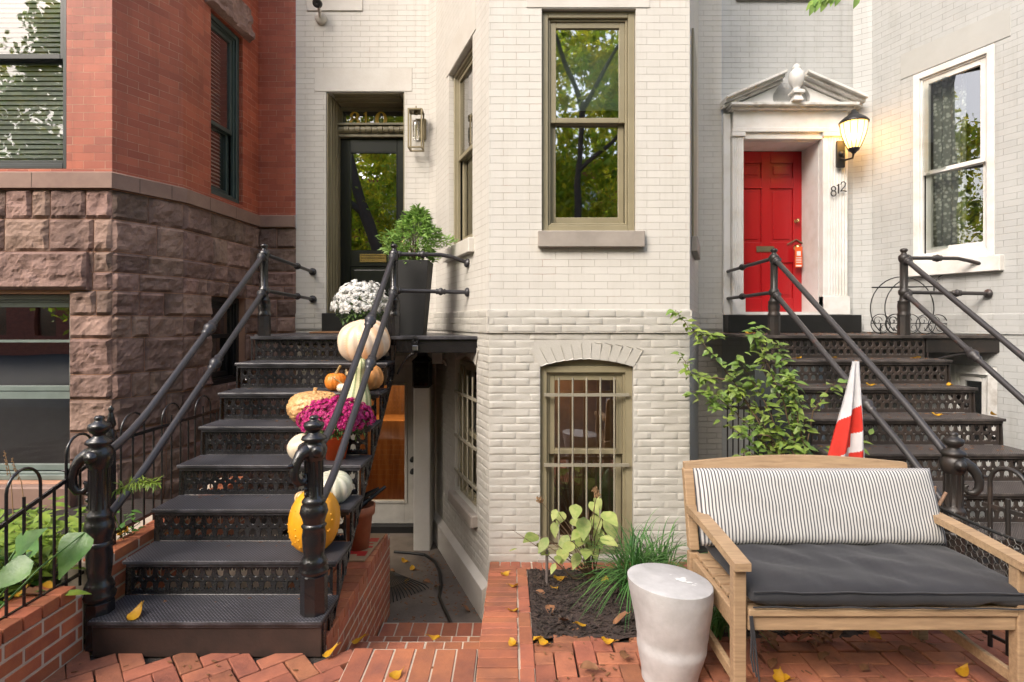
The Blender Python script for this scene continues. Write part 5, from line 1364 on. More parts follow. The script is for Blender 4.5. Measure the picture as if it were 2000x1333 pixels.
nzz = N(nt, 'ShaderNodeTexNoise', Scale=3, Detail=2); L(nt, tc.outputs['UV'], nzz.inputs['Vector'])
s_ = mathn(nt, 'SINE', mathn(nt, 'ADD', mathn(nt, 'MULTIPLY', sx.outputs[0], 6.2832*76), mathn(nt, 'MULTIPLY', nzz.outputs[0], 2.0)))
L(nt, ramp(nt, mathn(nt, 'ADD', mathn(nt, 'MULTIPLY', s_, .5), .5), .48, .72, (.53,.515,.49), (.085,.084,.092)), bs_.inputs['Base Color']); bs_.inputs['Roughness'].default_value = .85
o = (bx0-.025, by1-.165, .535); cdir = V((0,.235,.40)); bdir = V((0,-.40,.235)).normalized()
m, bc = cushion('back_cushion', '', V((bx0-.012, by1-.075, .505)), (bx1-bx0+.05, 0, 0), (0, .128, .362), V((0,-.10,.035))*1.15, mm, .22, wr=.09)
tag(bc, 'grey and white ticking striped cushion leaning on the bench back', 'cushion')
# stool
sx_, sy_ = .735, 2.66
root = V((sx_, sy_, 0)); m = MB(); n = 56
def sf(a, b):
    th = a*6.2832; z = b; prof_ = [(0,.126), (.1,.132), (.22,.146), (.33,.157), (.42,.1545), (.55,.165), (.72,.180), (.88,.191), (.97,.1935), (1,.1935)]
    for (z0, r0), (z1, r1) in zip(prof_, prof_[1:]):
        if z0 <= z <= z1: r = lerp(r0, r1, (z-z0)/(z1-z0)); break
    dent = .005*math.exp(-((z-.45)/.10)**2)*math.cos(th*2+.6)
    top = .455 - .085*math.cos(th)*r - .02*math.sin(th)*r
    return V((sx_ + (r+dent)*math.cos(th) + .012*math.sin(z*3), sy_ + (r+dent)*math.sin(th), z*top))
m.grid(sf, n, 44, wrap=True)
rim = [sf(i/n, 1) for i in range(n)]; cc = sum(rim, V((0,0,0)))/n
m.idx([cc+V((0,0,.002))] + [lerp(cc, p, .97)+V((0,0,.003)) for p in rim] + rim, [(0, 1+i, 1+(i+1)%n) for i in range(n)] + [(1+i, 1+n+i, 1+n+(i+1)%n, 1+(i+1)%n) for i in range(n)], True)
so = m.build('concrete_stool', MAT['stool'], loc=root); tag(so, 'pale grey cast concrete drum stool with a waisted side', 'stool')
m = MB()
for (dx, dy, rr) in ((.06,.0,.024), (.085,-.02,.016), (.075,.025,.012), (.10,-.045,.010), (.04,.012,.010), (.115,-.03,.007), (.02,.05,.006)):
    k_ = R.random()*9; m.plate([[(sx_+dx+rr*(1+.35*math.sin(3*t/14*6.283+k_))*math.cos(t/14*6.283), sy_+dy+rr*.7*(1+.3*math.sin(2*t/14*6.283+k_))*math.sin(t/14*6.283)) for t in range(14)]],
        lambda x, y: V((x, y, .4575-.085*(x-sx_)-.02*(y-sy_)+.0022)), (0,0,.0006))
m.build('paint_splash', MAT['white_card'], so)

# ================================================================== SMALL THINGS
# doormat
m = MB(); m.box(-1.98, -1.46, 5.55, 5.97, ZL+.001, ZL+.018); tag(m.build('doormat', MAT['coir'], loc=(-1.72, 5.76, ZL), bevel=.005), 'brown coir doormat before the black door', 'doormat')
# mailbox behind the shrub
m = MB(); fx = fD.at(uo(fD, -1.0), 0, 2.83); m.box(-1.15, -.897, YW-.11, YW-.003, 2.63, 2.81); mb_ = m.build('mailbox', MAT['lamp_black'], loc=fx, bevel=.006); tag(mb_, 'black wall mailbox half hidden behind the potted conifer', 'mailbox')
m = MB(); m.obox((-1.155, YW-.125, 2.812), (.262,0,0), (0,.12,.012), (0,0,.008)); m.build('lid', MAT['lamp_black'], mb_, bevel=.003)
# wall lantern 810
cx_, cy_, = -1.005, YW-.14; c = V((cx_, cy_, 3.46)); root = thing('wall_lantern', 'square aged brass box lantern with clear sides beside the black door', 'wall lamp', c)
m = MB(); hw, hd, z0, z1 = .068, .068, 3.47, 3.865
for sx1 in (-1, 1):
    for sy1 in (-1, 1): m.cbox((cx_+sx1*hw, cy_+sy1*hd, (z0+z1)/2), (1,0,0), (0,1,0), (0,0,1), (.008,.008,(z1-z0)/2))
for z in (z0, z1):
    for s1 in (-1, 1):
        m.cbox((cx_+s1*hw, cy_, z), (1,0,0), (0,1,0), (0,0,1), (.0085,.076,.008)); m.cbox((cx_, cy_+s1*hd, z), (1,0,0), (0,1,0), (0,0,1), (.060,.0085,.0081))
m.cbox((cx_, cy_, z1+.002), (1,0,0), (0,1,0), (0,0,1), (.062,.062,.005)); m.build('cage', MAT['pewter'], root, bevel=.002)
m = MB(); m.tube([(cx_, cy_, z1), (cx_, cy_, z1+.055)], .007, 8); m.cbox((cx_+.03, YW-.014, 3.72), (1,0,0), (0,1,0), (0,0,1), (.055,.013,.11)); m.box(cx_-.01, cx_+.01, cy_+.07, YW-.02, 3.70, 3.725); m.build('back_plate', MAT['pewter'], root, bevel=.003)
m = MB(); m.lathe((cx_, cy_, z0+.10), [(.03,0), (.035,.05), (.038,.14), (.036,.19), (.0,.2)], 18); m.build('glass_shade', glass('milky lamp glass', .08, (.93,.92,.88)), root)
m = MB(); m.lathe((cx_, cy_, 3.68), [(.02,.15), (.022,.19), (.0,.19)], 12); m.build('lamp_holder', MAT['pewter'], root)
# security light at the top
c = P(628, 42, YW-.03); root = thing('security_light', 'white security light fixture on the brick above the black door', 'security light', c)
m = MB(); b_ = P(628, 38, YW); m.lathe(b_, [(.062,0), (.062,.03), (.045,.05), (.0,.052)], 20, axis=(0,-1,0)); m.build('base', MAT['cream_flat'], root)
m = MB(); q = P(621, 5, YW-.16); m.tube([b_ + V((0,-.05,.0)), P(624, 22, YW-.10), q], .014, 8); m.build('arm', MAT['cream_flat'], root)
m = MB(); m.lathe(q + V((0,.03,-.0)), [(.018,-.04), (.04,0), (.046,.06), (.04,.065), (.0,.05)], 16, axis=(-.1,-1,-.35)); m.build('lamp_head', MAT['lamp_black'], root)
# lit lantern 812
c = P(1662, 285, 5.80); root = thing('wall_lantern', 'lit black lantern glowing yellow beside the red door', 'wall lamp', c)
bp = gD.at(uo(gD, 3.45), .112, 3.42)
m = MB(); m.cbox(bp + V((0,-.012,0)), (1,0,0), (0,1,0), (0,0,1), (.045,.013,.14)); m.lathe(bp + V((0,-.02,.0)), [(.035,0), (.02,.03), (0,.035)], 12, axis=(0,-1,0)); m.build('back_plate', MAT['lamp_black'], root, bevel=.006)
gc = V((3.485, 5.80, 3.395))
m = MB(); m.tube([bp + V((0,-.03,-.05)), bp + V((.0,-.10,-.085)), gc + V((0,.02,-.06)), gc], [.013,.011,.011,.013], 8)
m.lathe(gc, [(.016,-.02), (.03,.0), (.05,.012), (.056,.03), (.05,.04)], 18)
m.lathe(gc + V((0,0,.30)), [(.136,-.012), (.14,.0), (.125,.02), (.09,.05), (.05,.075), (.045,.09), (.03,.10), (.022,.125), (0,.13)], 28)
for a in range(12):
    t = a/12*6.2832 + .26; m.tube([gc + V((math.cos(t)*r, math.sin(t)*r, z)) for r, z in ((.054,.03), (.082,.09), (.107,.16), (.122,.22), (.129,.29))], .0035, 5)
m.build('frame', MAT['lamp_black'], root)
m = MB(); m.lathe(gc, [(.050,.032), (.078,.09), (.103,.16), (.118,.22), (.125,.285)], 28)
mm, nt, bs_ = nodes('frosted lamp glass'); out = nt.nodes['Material Output']; nt.nodes.remove(bs_)
tl = N(nt, 'ShaderNodeBsdfTranslucent'); tl.inputs[0].default_value = (1,.86,.55,1); tp = N(nt, 'ShaderNodeBsdfTransparent'); tp.inputs[0].default_value = (1,.88,.6,1)
mx = N(nt, 'ShaderNodeMixShader'); mx.inputs[0].default_value = .35; L(nt, tl.outputs[0], mx.inputs[1]); L(nt, tp.outputs[0], mx.inputs[2])
em = N(nt, 'ShaderNodeEmission'); em.inputs[0].default_value = (1,.62,.2,1); em.inputs[1].default_value = .55; ad = N(nt, 'ShaderNodeAddShader'); L(nt, mx.outputs[0], ad.inputs[0]); L(nt, em.outputs[0], ad.inputs[1]); L(nt, ad.outputs[0], out.inputs[0])
m.build('glass_shade', mm, root)
m = MB(); m.lathe(gc + V((0,0,.10)), [(0,0), (.03,.02), (.038,.06), (.03,.10), (.0,.12)], 14); m.build('bulb', emit('lamp bulb', (1,.72,.36), 6), root)
lt = bpy.data.lights.new('lantern_light', 'POINT'); lt.energy = 5; lt.color = (1,.5,.14); lt.shadow_soft_size = .06; lo = bpy.data.objects.new('lantern_light', lt); COL.objects.link(lo); lo.parent = root; lo.location = gc + V((0,0,.20)) - WO[root]
# black lantern and switch box below the landing
c = V((-.875, 5.56, 1.02)); root = thing('wall_lantern', 'unlit black lantern hanging under the landing on the white pier', 'wall lamp', c)
m = MB(); hw = .085; m.lathe(c + V((0,0,.0)), [(hw*1.2,0), (hw*1.3,.012), (hw*1.3,.02)], 4, smooth=False, rot=.785); m.lathe(c + V((0,0,.25)), [(hw*1.5,0), (hw*1.5,.012), (hw*.75,.06), (hw*.7,.10), (0,.105)], 4, smooth=False, rot=.785)
for sx1 in (-1, 1):
    for sy1 in (-1, 1): m.cbox(c + V((sx1*hw*.9, sy1*hw*.9, .135)), (1,0,0), (0,1,0), (0,0,1), (.008,.008,.12))
m.build('frame', MAT['lamp_black'], root, bevel=.002)
m = MB(); m.cbox(c + V((0,0,.135)), (1,0,0), (0,1,0), (0,0,1), (hw*.85,hw*.85,.112)); m.build('panes', glass('smoked pane', .03, (.15,.15,.15)), root)
c = P(855, 698, 5.3); m = MB(); m.cbox(c, (1,0,0), (0,1,0), (0,0,1), (.05,.03,.06)); eb = m.build('junction_box', M('grey plastic box', (.33,.31,.29), .5), loc=c, bevel=.006); tag(eb, 'small grey electrical box under the landing', 'junction box')
m = MB(); m.tube([c + V((.055,0,-.03)), c + V((.07,.05,-.08)), fA.at(fA.u_of(868), .01, c.z-.1)], .008, 6); m.build('conduit', MAT['cream_flat'], eb)
# padlock and chain on the landing edge
c = V((-.78, YLa+.005, ZL-.05)); root = thing('padlock', 'padlock and chain on the edge of the landing', 'padlock', c)
m = MB(); m.cbox(c + V((0,-.006,-.045)), (1,0,0), (0,1,0), (0,0,1), (.022,.010,.020)); m.build('body', MAT['chrome'], root, bevel=.003)
m = MB()
for i in range(9):
    t = i/9*6.28; p = c + V((.016*math.cos(t), -.008-.006*(i%2), .018+.028*math.sin(t))); m.tube([p + V((.009*math.cos(k), .003*(i%2), .009*math.sin(k))) for k in (0,1.05,2.1,3.14,4.2,5.24,6.28)], .003, 5)
m.build('chain', MAT['lamp_black'], root)
# terracotta pot with a tool, cardboard, rake, hose
c = V((-1.085, 4.02, .056)); root = thing('terracotta_pot', 'empty terracotta flowerpot on the brick wall behind the stair', 'flowerpot', c)
m = MB(); m.lathe(c + V((0,0,.012)), [(0,0), (.072,0), (.098,.235), (.112,.237), (.118,.30), (.106,.302), (.098,.235), (.09,.2), (0,.19)], 32); m.build('pot', MAT['terracotta'], root)
c2 = c + V((.0,.02,.2)); root = thing('folding_tool', 'dark folded hand tool lying across the terracotta pot', 'tool', c2)
m = MB(); m.tube([c2 + V((-.02,-.02,.08)), c2 + V((.07,.06,.14)), c2 + V((.16,.12,.20))], [.022,.018,.012], 8); m.tube([c2 + V((-.02,.0,.10)), c2 + V((.05,.02,.17)), c2 + V((.13,.05,.21))], [.02,.02,.010], 8); m.build('handles', MAT['lamp_black'], root)
m = MB(); m.lathe(c2 + V((.04,.02,.155)), [(.014,-.03), (.014,.03)], 10, axis=(1,.3,0)); m.build('pivot', MAT['chrome'], root)
c = V((-1.02, 4.03, .062)); m = MB(); m.plate([[(-1.14,3.80), (-.985,3.80), (-.955,4.28), (-1.08,4.29)]], lambda x, y: V((x, y, .060)), (0,0,.008)); cb = m.build('cardboard_sheet', MAT['cardboard'], loc=c); tag(cb, 'flattened cardboard with red print on the brick wall under the flowerpot', 'cardboard')
m = MB(); e = .0686
for (x0, x1, y0, y1) in ((-1.06,-1.00,3.87,3.95), (-1.05,-.985,4.01,4.04), (-1.05,-.995,4.075,4.09), (-1.04,-.975,4.12,4.19), (-1.12,-1.06,3.90,4.20)): m.box(x0, x1, y0, y1, e, e+.0008)
m.build('print', MAT['red_print'], cb)
c = V((-.86, 4.75, AF)); root = thing('leaf_rake', 'black leaf rake with its fan of tines on the areaway floor', 'rake', c); hub = V((-1.08, 4.95, AF+.10)); m = MB()
for i in range(13):
    t = i/12; e = V((lerp(-1.0, -.70, t), lerp(4.52, 4.80, t), AF+.012)); e2 = hub + (e-hub)*.9 + V((0,0,.016)); m.tube([hub, e2, e], .0045, 5)
m.tube([hub + (V((-1.0,4.52,AF+.012))-hub)*.6 + V((0,0,.01)), hub + (V((-.70,4.80,AF+.012))-hub)*.6 + V((0,0,.01))], .005, 5); m.build('tines', MAT['lamp_black'], root)
m = MB(); m.tube([hub, hub + V((-.9,.45,.75))], .012, 8); m.build('handle', MAT['wood_stick'], root)
pts = [G(*q, AF+.012) for q in ((770,1078), (800,1080), (830,1084), (850,1098), (859,1118), (862,1142), (858,1165), (866,1186), (876,1206), (884,1225))]
m = MB(); d = []
for a, b in zip(pts, pts[1:]): d += [lerp(a, b, k/4) for k in range(4)]
d.append(pts[-1]); m.tube(d, .014, 8); tag(m.build('hose', MAT['rubber'], loc=pts[4]), 'black rubber hose lying on the areaway floor', 'hose')
pts = [G(*q, .016) for q in ((1860,1225), (1895,1255), (1935,1285), (1975,1310), (2030,1332))]
m = MB(); m.tube(pts, .012, 8); tag(m.build('hose', MAT['green_hose'], loc=pts[2]), 'green garden hose on the paving at the right edge', 'hose')
# orange door hanger
c = gD.at(uo(gD, 3.212), -.25, 2.48); m = MB(); X = uo(gD, 3.212)
m.fbox(gD, X-.042, X+.042, -.275, -.272, 2.27, 2.50); th_ = m.build('door_hanger', MAT['tag_orange'], loc=c, bevel=.001); tag(th_, 'orange paper tag hanging from the red door knob', 'door hanger')
m = MB(); m.fbox(gD, X-.022, X+.022, -.2718, -.271, 2.40, 2.45)
for i in range(4): m.fbox(gD, X-.03, X+.03, -.2718, -.271, 2.375-.018*i, 2.382-.018*i)
m.fbox(gD, X-.032, X+.032, -.2718, -.271, 2.280, 2.296); m.build('print', MAT['white_card'], th_)
# wrought iron plant stand on the right landing
c = V((3.72, 5.35, ZL)); root = thing('plant_stand', 'scrolled wrought iron plant stand on the landing behind the right post', 'plant stand', c); m = MB()
def arc(cx, cz, r, a0, a1, Y, rad=.005, n=26, rr=None):
    pts = []
    for i in range(n+1):
        t = i/n; a = math.radians(lerp(a0, a1, t)); q = lerp(r, rr if rr else r, t); pts.append(P(cx + q*math.cos(a), cz - q*math.sin(a), Y))
    m.tube(pts, rad, 6)
for Y, dx in ((5.30, 0), (5.5, 28)):
    arc(1762+dx, 603, 62, -45, 225, Y)
    for cx in (1720, 1750): arc(cx+dx, 633, 19, 0, 360, Y, .004)
    for cx in (1808, 1832): arc(cx+dx, 634, 19, 0, 360, Y, .004)
    for cx in (1720, 1750, 1808, 1832): arc(cx+dx-6, 627, 9, 0, 400, Y, .003, rr=3); arc(cx+dx+6, 640, 9, 180, 580, Y, .003, rr=3)
    m.tube([P(1702+dx, 632, Y), P(1850+dx, 632, Y)], .004, 6)
m.tube([P(1703, 562, 5.3), P(1840, 560, 5.3)], .007, 6); m.tube([P(1735, 562, 5.5), P(1860, 560, 5.5)], .006, 6)
arc(1850, 565, 26, 60, 200, 5.4, .005); arc(1872, 546, 14, -60, 320, 5.4, .005, rr=9); arc(1846, 557, 20, 30, 190, 5.35)
m.build('scrollwork', MAT['lamp_black'], root)
m = MB()
for Y in (5.3, 5.5):
    for px in (1720, 1850): m.tube([P(px, 632, Y), V((P(px,632,Y).x, Y, ZL))], .006, 6)
m.build('legs', MAT['lamp_black'], root)
# flag and pole
c = V((1.98, 3.30, -.06)); root = thing('flag', 'red and white flag draped on a short pole behind the bench', 'flag', c)
m = MB(); m.tube([V((1.985, 3.30, gz(3.3))), P(1672, 704, 3.3)], .008, 8); m.build('pole', MAT['wood_stick'], root)
m = MB(); top = P(1668, 706, 3.28); NU, NV = 100, 130
def ff(a, b):
    wL = .02 + .205*b**1.1; wR = .02 + .07*b; x = lerp(-wL, wR, a); fold = .028*math.sin(a*13+b*2)*min(1, b*2.2) - .03*math.sin(a*3.1)*b
    return top + V((x, fold-.015, -.80*b - .05*(1-a)*b + .02*math.sin(a*6)*b))
vs = [ff(i/NU, j/NV) for j in range(NV+1) for i in range(NU+1)]; i0 = len(m.v); m.v += vs
def flag_col(a, b):
    if a > .80: return 0
    b2 = b + .16*(a-.4)
    if .36 < b2 < .62: return 1 if not (a > .55 and b2 > .53) else 0
    if .53 < b < .60 and a < .55: return 1
    if .66 < b2 < .73: return 1 if a > .52 else 0
    if .73 <= b2 < .98: return 1 if not (a > .45 and .87 < b2 < .93) else 0
    return 0
for j in range(NV):
    for i in range(NU):
        a = j*(NU+1)+i; m.f.append((i0+a, i0+a+1, i0+a+NU+2, i0+a+NU+1)); m.uv.append(None); m.sm.append(True); m.mi.append(flag_col((i+.5)/NU, (j+.5)/NV))
m.build('cloth', [M('white flag cloth', (.72,.71,.72), .8, trans=.2), M('red flag cloth', (.66,.035,.02), .8, trans=.2)], root, solid=.0015)
# iron loop fences
def hoop(mb, a, b, zt_, zb, r=.006):
    a, b = V(a), V(b); w = (b-a).length; pts = [V((a.x, a.y, zb))]; mid = (a+b)/2
    for i in range(13):
        t = math.pi*i/12; q = mid - (b-a)*.5*math.cos(t); pts.append(V((q.x, q.y, zt_ - w/2 + w/2*math.sin(t))))
    pts.append(V((b.x, b.y, zb))); mb.tube(pts, r, 6)
def loop_fence(label, pa, pb, z0, zrail, n, ztop, post=None, mat=MAT['iron'], r=.006, rise=0):
    pa, pb = V(pa), V(pb); root = thing('loop_fence', label, 'fence', (pa+pb)/2, 'wrought iron loop fences')
    t = (pb-pa).normalized(); s = V((t.y, -t.x, 0)); m = MB(); L0 = (pb-pa).length
    dv = V((t.x, t.y, rise/L0)); m.obox(V((pa.x, pa.y, zrail-.01)) - s*.006, dv*L0, s*.012, (0,0,.02)); m.build('rail', mat, root); m = MB(); m.cbox(lerp(pa, pb, .5) + V((0,0,z0+.06-pa.z)), t, s, (0,0,1), (L0/2, .005, .008)); m.build('rail', mat, root)
    for i in range(n):
        a = lerp(pa, pb, (i+.12)/n); b = lerp(pa, pb, (i+.66)/n); q_ = rise*(i+.39)/n; h_ = MB(); hoop(h_, a, b, ztop+q_, z0, r); h_.build('hoop', mat, root)
        c_ = lerp(pa, pb, (i+.39)/n); e_ = lerp(pa, pb, (i+.90)/n); k = MB(); k.tube([V((c_.x, c_.y, z0)), V((c_.x, c_.y, zrail+.06+q_))], r, 6); k.tube([V((e_.x, e_.y, z0)), V((e_.x, e_.y, zrail+.01+rise*(i+.9)/n))], r, 6); k.build('picket', mat, root)
    if post:
        p = MB(); x, y, zz, h_ = post; p.box(x-.017, x+.017, y-.017, y+.017, zz, zz+h_*.72)
        p.lathe((x, y, zz+h_*.70), [(.026,0), (.034,.02), (.028,.035), (.034,.05), (.026,.065), (.03,.08), (.016,.10), (.018,.115), (.026,.125), (.012,.19), (.010,.20), (.016,.215), (0,.235)], 14); p.build('post', mat, root)
    return root
loop_fence('black iron loop fence on the planter wall at the left edge', (-2.25, 2.15, .29), (-2.25, 3.17, .29), .29, .665, 3, .855, r=.007, rise=.28)
loop_fence('black iron loop fence with finial post between the stair and brownstone', (-2.26, 3.24, .40), (-2.26, 4.78, .40), .40, .985, 4, 1.12, (-2.245, 3.185, .40, .80))
loop_fence('rusty iron loop fence end at the far right beside the wire mesh', (2.44, 2.95, .0), (2.60, 2.35, .0), .0, .72, 2, .93, mat=MAT['iron_brown'], r=.011)
# dark iron gate in the gap under the red door landing
m = MB()
for i in range(9): m.tube([V((1.97+.05*i, 5.2, -.3)), V((1.97+.05*i, 5.2, .95))], .007, 6)
m.box(1.95, 2.4, 5.19, 5.21, .86, .89); m.box(1.95, 2.4, 5.19, 5.21, -.1, -.07); tag(m.build('iron_gate', MAT['iron_brown'], loc=(2.17, 5.2, -.3)), 'dark iron bar gate closing the space under the red door landing', 'gate')
# chicken wire
A, B = P(1822, 985, 3.10), P(2040, 1075, 2.55); m = MB(); nH = 17; t = (B-A); wid = V((t.x, t.y, 0)).length; t2 = V((t.x, t.y, 0)).normalized(); rows = 12; s_ = wid/nH/1.5
root = thing('wire_mesh', 'sagging hexagonal chicken wire netting behind the right bench arm', 'wire netting', (A.x, A.y, 0))
for i in range(nH+1):
    for j in range(rows):
        ox = i*1.5*s_; oz = j*s_*1.732 + (s_*.866 if i % 2 else 0)
        def q(dx, dz):
            u = ox+dx; zt_ = lerp(A.z, B.z, u/wid); z = zt_ - (oz+dz); return V((A.x, A.y, 0)) + t2*u + V((-t2.y, t2.x, 0))*(.02*math.sin(u*9+oz*5)) + V((0,0,z))
        hx = [q(-s_, 0), q(-s_/2, s_*.866), q(s_/2, s_*.866), q(s_, 0)]
        for a, b in zip(hx, hx[1:]):
            if min(a.z, b.z) > .0: m.tube([a, b], .0021, 3, cap=False)
m.build('netting', MAT['wire'], root)
m = MB(); m.tube([lerp(A, B, i/10) + V((0,0,-.012*math.sin(i/10*3.14))) for i in range(11)], .008, 6); m.build('edge_cord', MAT['rubber'], root)
for i, (a, b, lb) in enumerate((((1820,1010), (1826,950), 'pale upright garden stake behind the striped cushion'), ((1818,1015), (1848,962), 'leaning wooden garden stake behind the striped cushion'))):
    p, q = P(*a, 3.12), P(*b, 3.12); d = (p-q).normalized(); p2 = p + d*((p.z-0)/max(.1, -d.z)); m = MB(); m.tube([p2, q], .009, 6); tag(m.build('garden_stake', MAT['wood_stick'], loc=p2), lb, 'stake')

# ================================================================== FALLEN LEAVES
m = MB(); R.seed(5)
def bit(X, Y, z, s=1.0):
    a = R.uniform(0, 6.28); d = V((math.cos(a), math.sin(a), R.uniform(-.2,.2))).normalized(); t = d.cross(V((0,0,1))).normalized(); m.cbox((X, Y, z), d, t, t.cross(d), (R.uniform(.004,.016)*s, R.uniform(.002,.006)*s, .001))
for i in range(260):
    Y = R.uniform(2.45, 3.2); X = R.choice((R.uniform(.95, 2.6), R.uniform(.1, 1.3), R.uniform(-2.1, -.2))); 
    if X < -.17 and Y > 2.8: continue
    bit(X, Y, gz(Y)+.016 if X < .1 and X > -.2 else gz(Y)+.006)
for i in range(200): bit(R.uniform(-.9, -.25), R.uniform(4.2, 5.6), AF+.002, 1.2)
for k in range(4, 8):
    y_ = YLb-(8-k)*GO
    for i in range(45): bit(R.uniform(2.2, 3.55), y_ + .05 + .2*R.random()**.6, zt(k)+.002)
for i in range(120): bit(R.uniform(2.1, 4.2), YLb + .05 + 1.1*R.random(), ZL+.002, 1.3)
for k in range(1, 8):
    y_ = YLa-(8-k)*GO
    for i in range(7): bit(R.uniform(-2.08, -1.0), y_ + .19 + .07*R.random(), zt(k)+.002, .7)
tag(m.build('leaf_litter', MAT['leaf_brn']), 'scattered brown leaf crumbs on paving, steps and landing', 'leaf litter', kind='stuff')
def leaf_mesh(nm, mat, seed, l=.075):
    R.seed(seed); m = MB(); rows = []; nS = 6
    for i in range(nS+1):
        t = i/nS; w = l*.34*(math.sin(math.pi*t**.8) if 0 < t < 1 else .02); x = l*(t-.5); cu = .012*math.sin(t*3+seed) + .010*t*t*(seed % 3)
        rows += [V((x, -w, cu+.006*math.sin(seed+t*5)+.004)), V((x, 0, cu)), V((x, w, cu+.012*R.random()+.004))]
    m.idx(rows, [f for i in range(nS) for f in ((3*i, 3*i+3, 3*i+4, 3*i+1), (3*i+1, 3*i+4, 3*i+5, 3*i+2))], True)
    m.tube([(l*.5, 0, rows[-2].z), (l*.72, .006, rows[-2].z+.008)], .0014, 4)
    zm = min(v.z for v in m.v); m.v = [v - V((0,0,zm)) for v in m.v]
    me = m.build(nm, mat).data; ob = [o for o in bpy.data.objects if o.data == me][0]; bpy.data.objects.remove(ob); return me
yel = [leaf_mesh('fallen_leaf', MAT['leaf_yel'], s) for s in (1, 2, 3, 4)]; brn = [leaf_mesh('dead_leaf', MAT['leaf_brn'], s, .07) for s in (5, 6, 7)]; R.seed(99)
def fallen(px, py, z, label, kind='y', s=1.0, group='fallen yellow leaves'):
    p = G(px, py, z); 
    if z == 'g': pass
    o = bpy.data.objects.new('fallen_leaf' if kind == 'y' else 'dead_leaf', R.choice(yel if kind == 'y' else brn)); COL.objects.link(o)
    o.location = p + V((0,0,.003)); o.rotation_euler = (R.uniform(-.15,.15), R.uniform(-.15,.15), R.uniform(0,6.28)); o.scale = (s, s, s)
    tag(o, label, 'leaf', group if kind == 'y' else 'dead brown leaves')
def gslope(px, py):
    Y = 3.2
    for _ in range(20): Y = (CH-gz(Y))*F/(py-CY)
    return gz(Y)
fallen(264, 1206, zt(1), 'large yellow leaf on the lowest tread of the pumpkin stair', s=1.25)
fallen(331, 1051, zt(2), 'yellow leaf on the second tread of the pumpkin stair', s=.8)
fallen(658, 948, zt(3)+.001, 'dry yellow leaf beside the green grey pumpkin', s=.7)
for px, py, lb in ((1902,918,'bright yellow leaf behind the elephant trunk newel, on the red door steps'),): fallen(px+60, py+42, zt(2), lb, s=.9)
for px, py, lb in ((1462,653,'leftmost orange leaf on the red door landing'), (1550,650,'yellow leaf on the red door landing before the red door'), (1895,651,'brightest leaf heap at the right end of the red door landing'), (1840,652,'pale leaf on the red door landing near the right post')):
    fallen(px, py, ZL, lb, s=1.1)
for px, py, k, lb in ((1627,705,7,'yellow leaf in the middle of the red door stair top tread'), (1560,703,7,'pale leaf at the left of the red door stair top tread'), (1790,706,7,'small leaf at the right of the red door stair top tread'), (1700,761,6,'pale leaf on the second tread below the red door landing'), (1855,760,6,'leaf near the right end of the second tread below the red door landing'), (1940,823,5,'long pale yellow leaf at the right end of a red door step'), (1830,818,5,'curled leaf in the middle of a red door step')):
    Y = YLb-(8-k)*GO+.12; p = P(px, py, Y); p.z = zt(k)+.004; o = bpy.data.objects.new('fallen_leaf', R.choice(yel)); COL.objects.link(o); o.location = p; o.rotation_euler = (0,0,R.uniform(0,6)); o.scale = (.8,)*3; tag(o, lb, 'leaf', 'fallen yellow leaves')
for px, py, lb in ((847,1248,'yellow leaf on the areaway brick steps'), (645,1280,'upright yellow leaf at the foot of the pumpkin stair'), (773,1322,'pale leaf on the paving at the bottom edge'), (700,1256,'yellow leaf on the left of the areaway steps')):
    fallen(px, py, {847:-.18, 645:.012, 773:.012, 700:-.17}[px], lb)
for px, py, lb in ((806,1113,'yellow leaf on the areaway floor right of the rake'), (790,1098,'small yellow leaf on the areaway floor near the door'), (795,1138,'yellow leaf by the rake tines')): fallen(px, py, AF+.004, lb)
for px, py, lb in ((987,1124,'yellow leaf at the far end of the brick path'), (1003,1147,'second yellow leaf on the far part of the brick path'), (1002,1195,'folded yellow leaf halfway along the brick path'), (1002,1260,'yellow leaf on the near part of the brick path'),
                   (1092,1133,'broad yellow leaf on the mulch beside the stake'), (1083,1152,'small yellow leaf on the mulch below the stake'), (1135,1225,'round yellow leaf at the front edge of the mulch'), (1182,1138,'yellow leaf under the liriope blades'), (1050,1252,'yellow leaf on the first paving bricks before the mulch'), (1062,1258,'twin yellow leaf beside the path border'),
                   (1392,1222,'yellow leaf between the stool and the bench'), (1187,1256,'yellow leaf on the paving left of the stool')):
    z = gslope(px, py)+.016; fallen(px, py, z + (.02 if 1110 < py < 1235 and px > 1035 else 0), lb, s=.85 if py > 1150 else 1.0)
for px, py, lb in ((1880,1318,'large yellow leaf on the paving at the lower right'), (1710,1245,'torn yellow leaf under the bench seat'), (1528,1326,'yellow leaf tip on the paving at the bottom edge'), (1520,1330,'small yellow leaf at the bottom edge under the bench')): fallen(px, py, .006, lb)
for px, py, lb in ((20,1172,'yellow leaf on the planter wall coping at the left edge'), (42,1163,'second yellow leaf on the planter wall coping'), (94,1148,'small yellow leaf on the planter wall bricks near the newel')): fallen(px, py, .352, lb, s=.8)
for px, py, lb in ((239,1044,'yellow leaf on the soil behind the left newel'),): fallen(px, py, .43, lb, s=1.2)
for px, py, lb in ((1055,1165,'curled brown leaf on the mulch near the path'), (1100,1222,'brown leaf at the front edge of the mulch'), (1212,1220,'large brown leaf on the mulch left of the stool'), (1150,1310,'big dead leaf on the paving left of the stool'), (1220,1285,'dead leaf touching the stool base'), (1265,1215,'brown leaf behind the stool'), (1075,1195,'torn brown leaf in the middle of the mulch')): fallen(px, py, gslope(px, py)+.02, lb, 'b', 1.2)
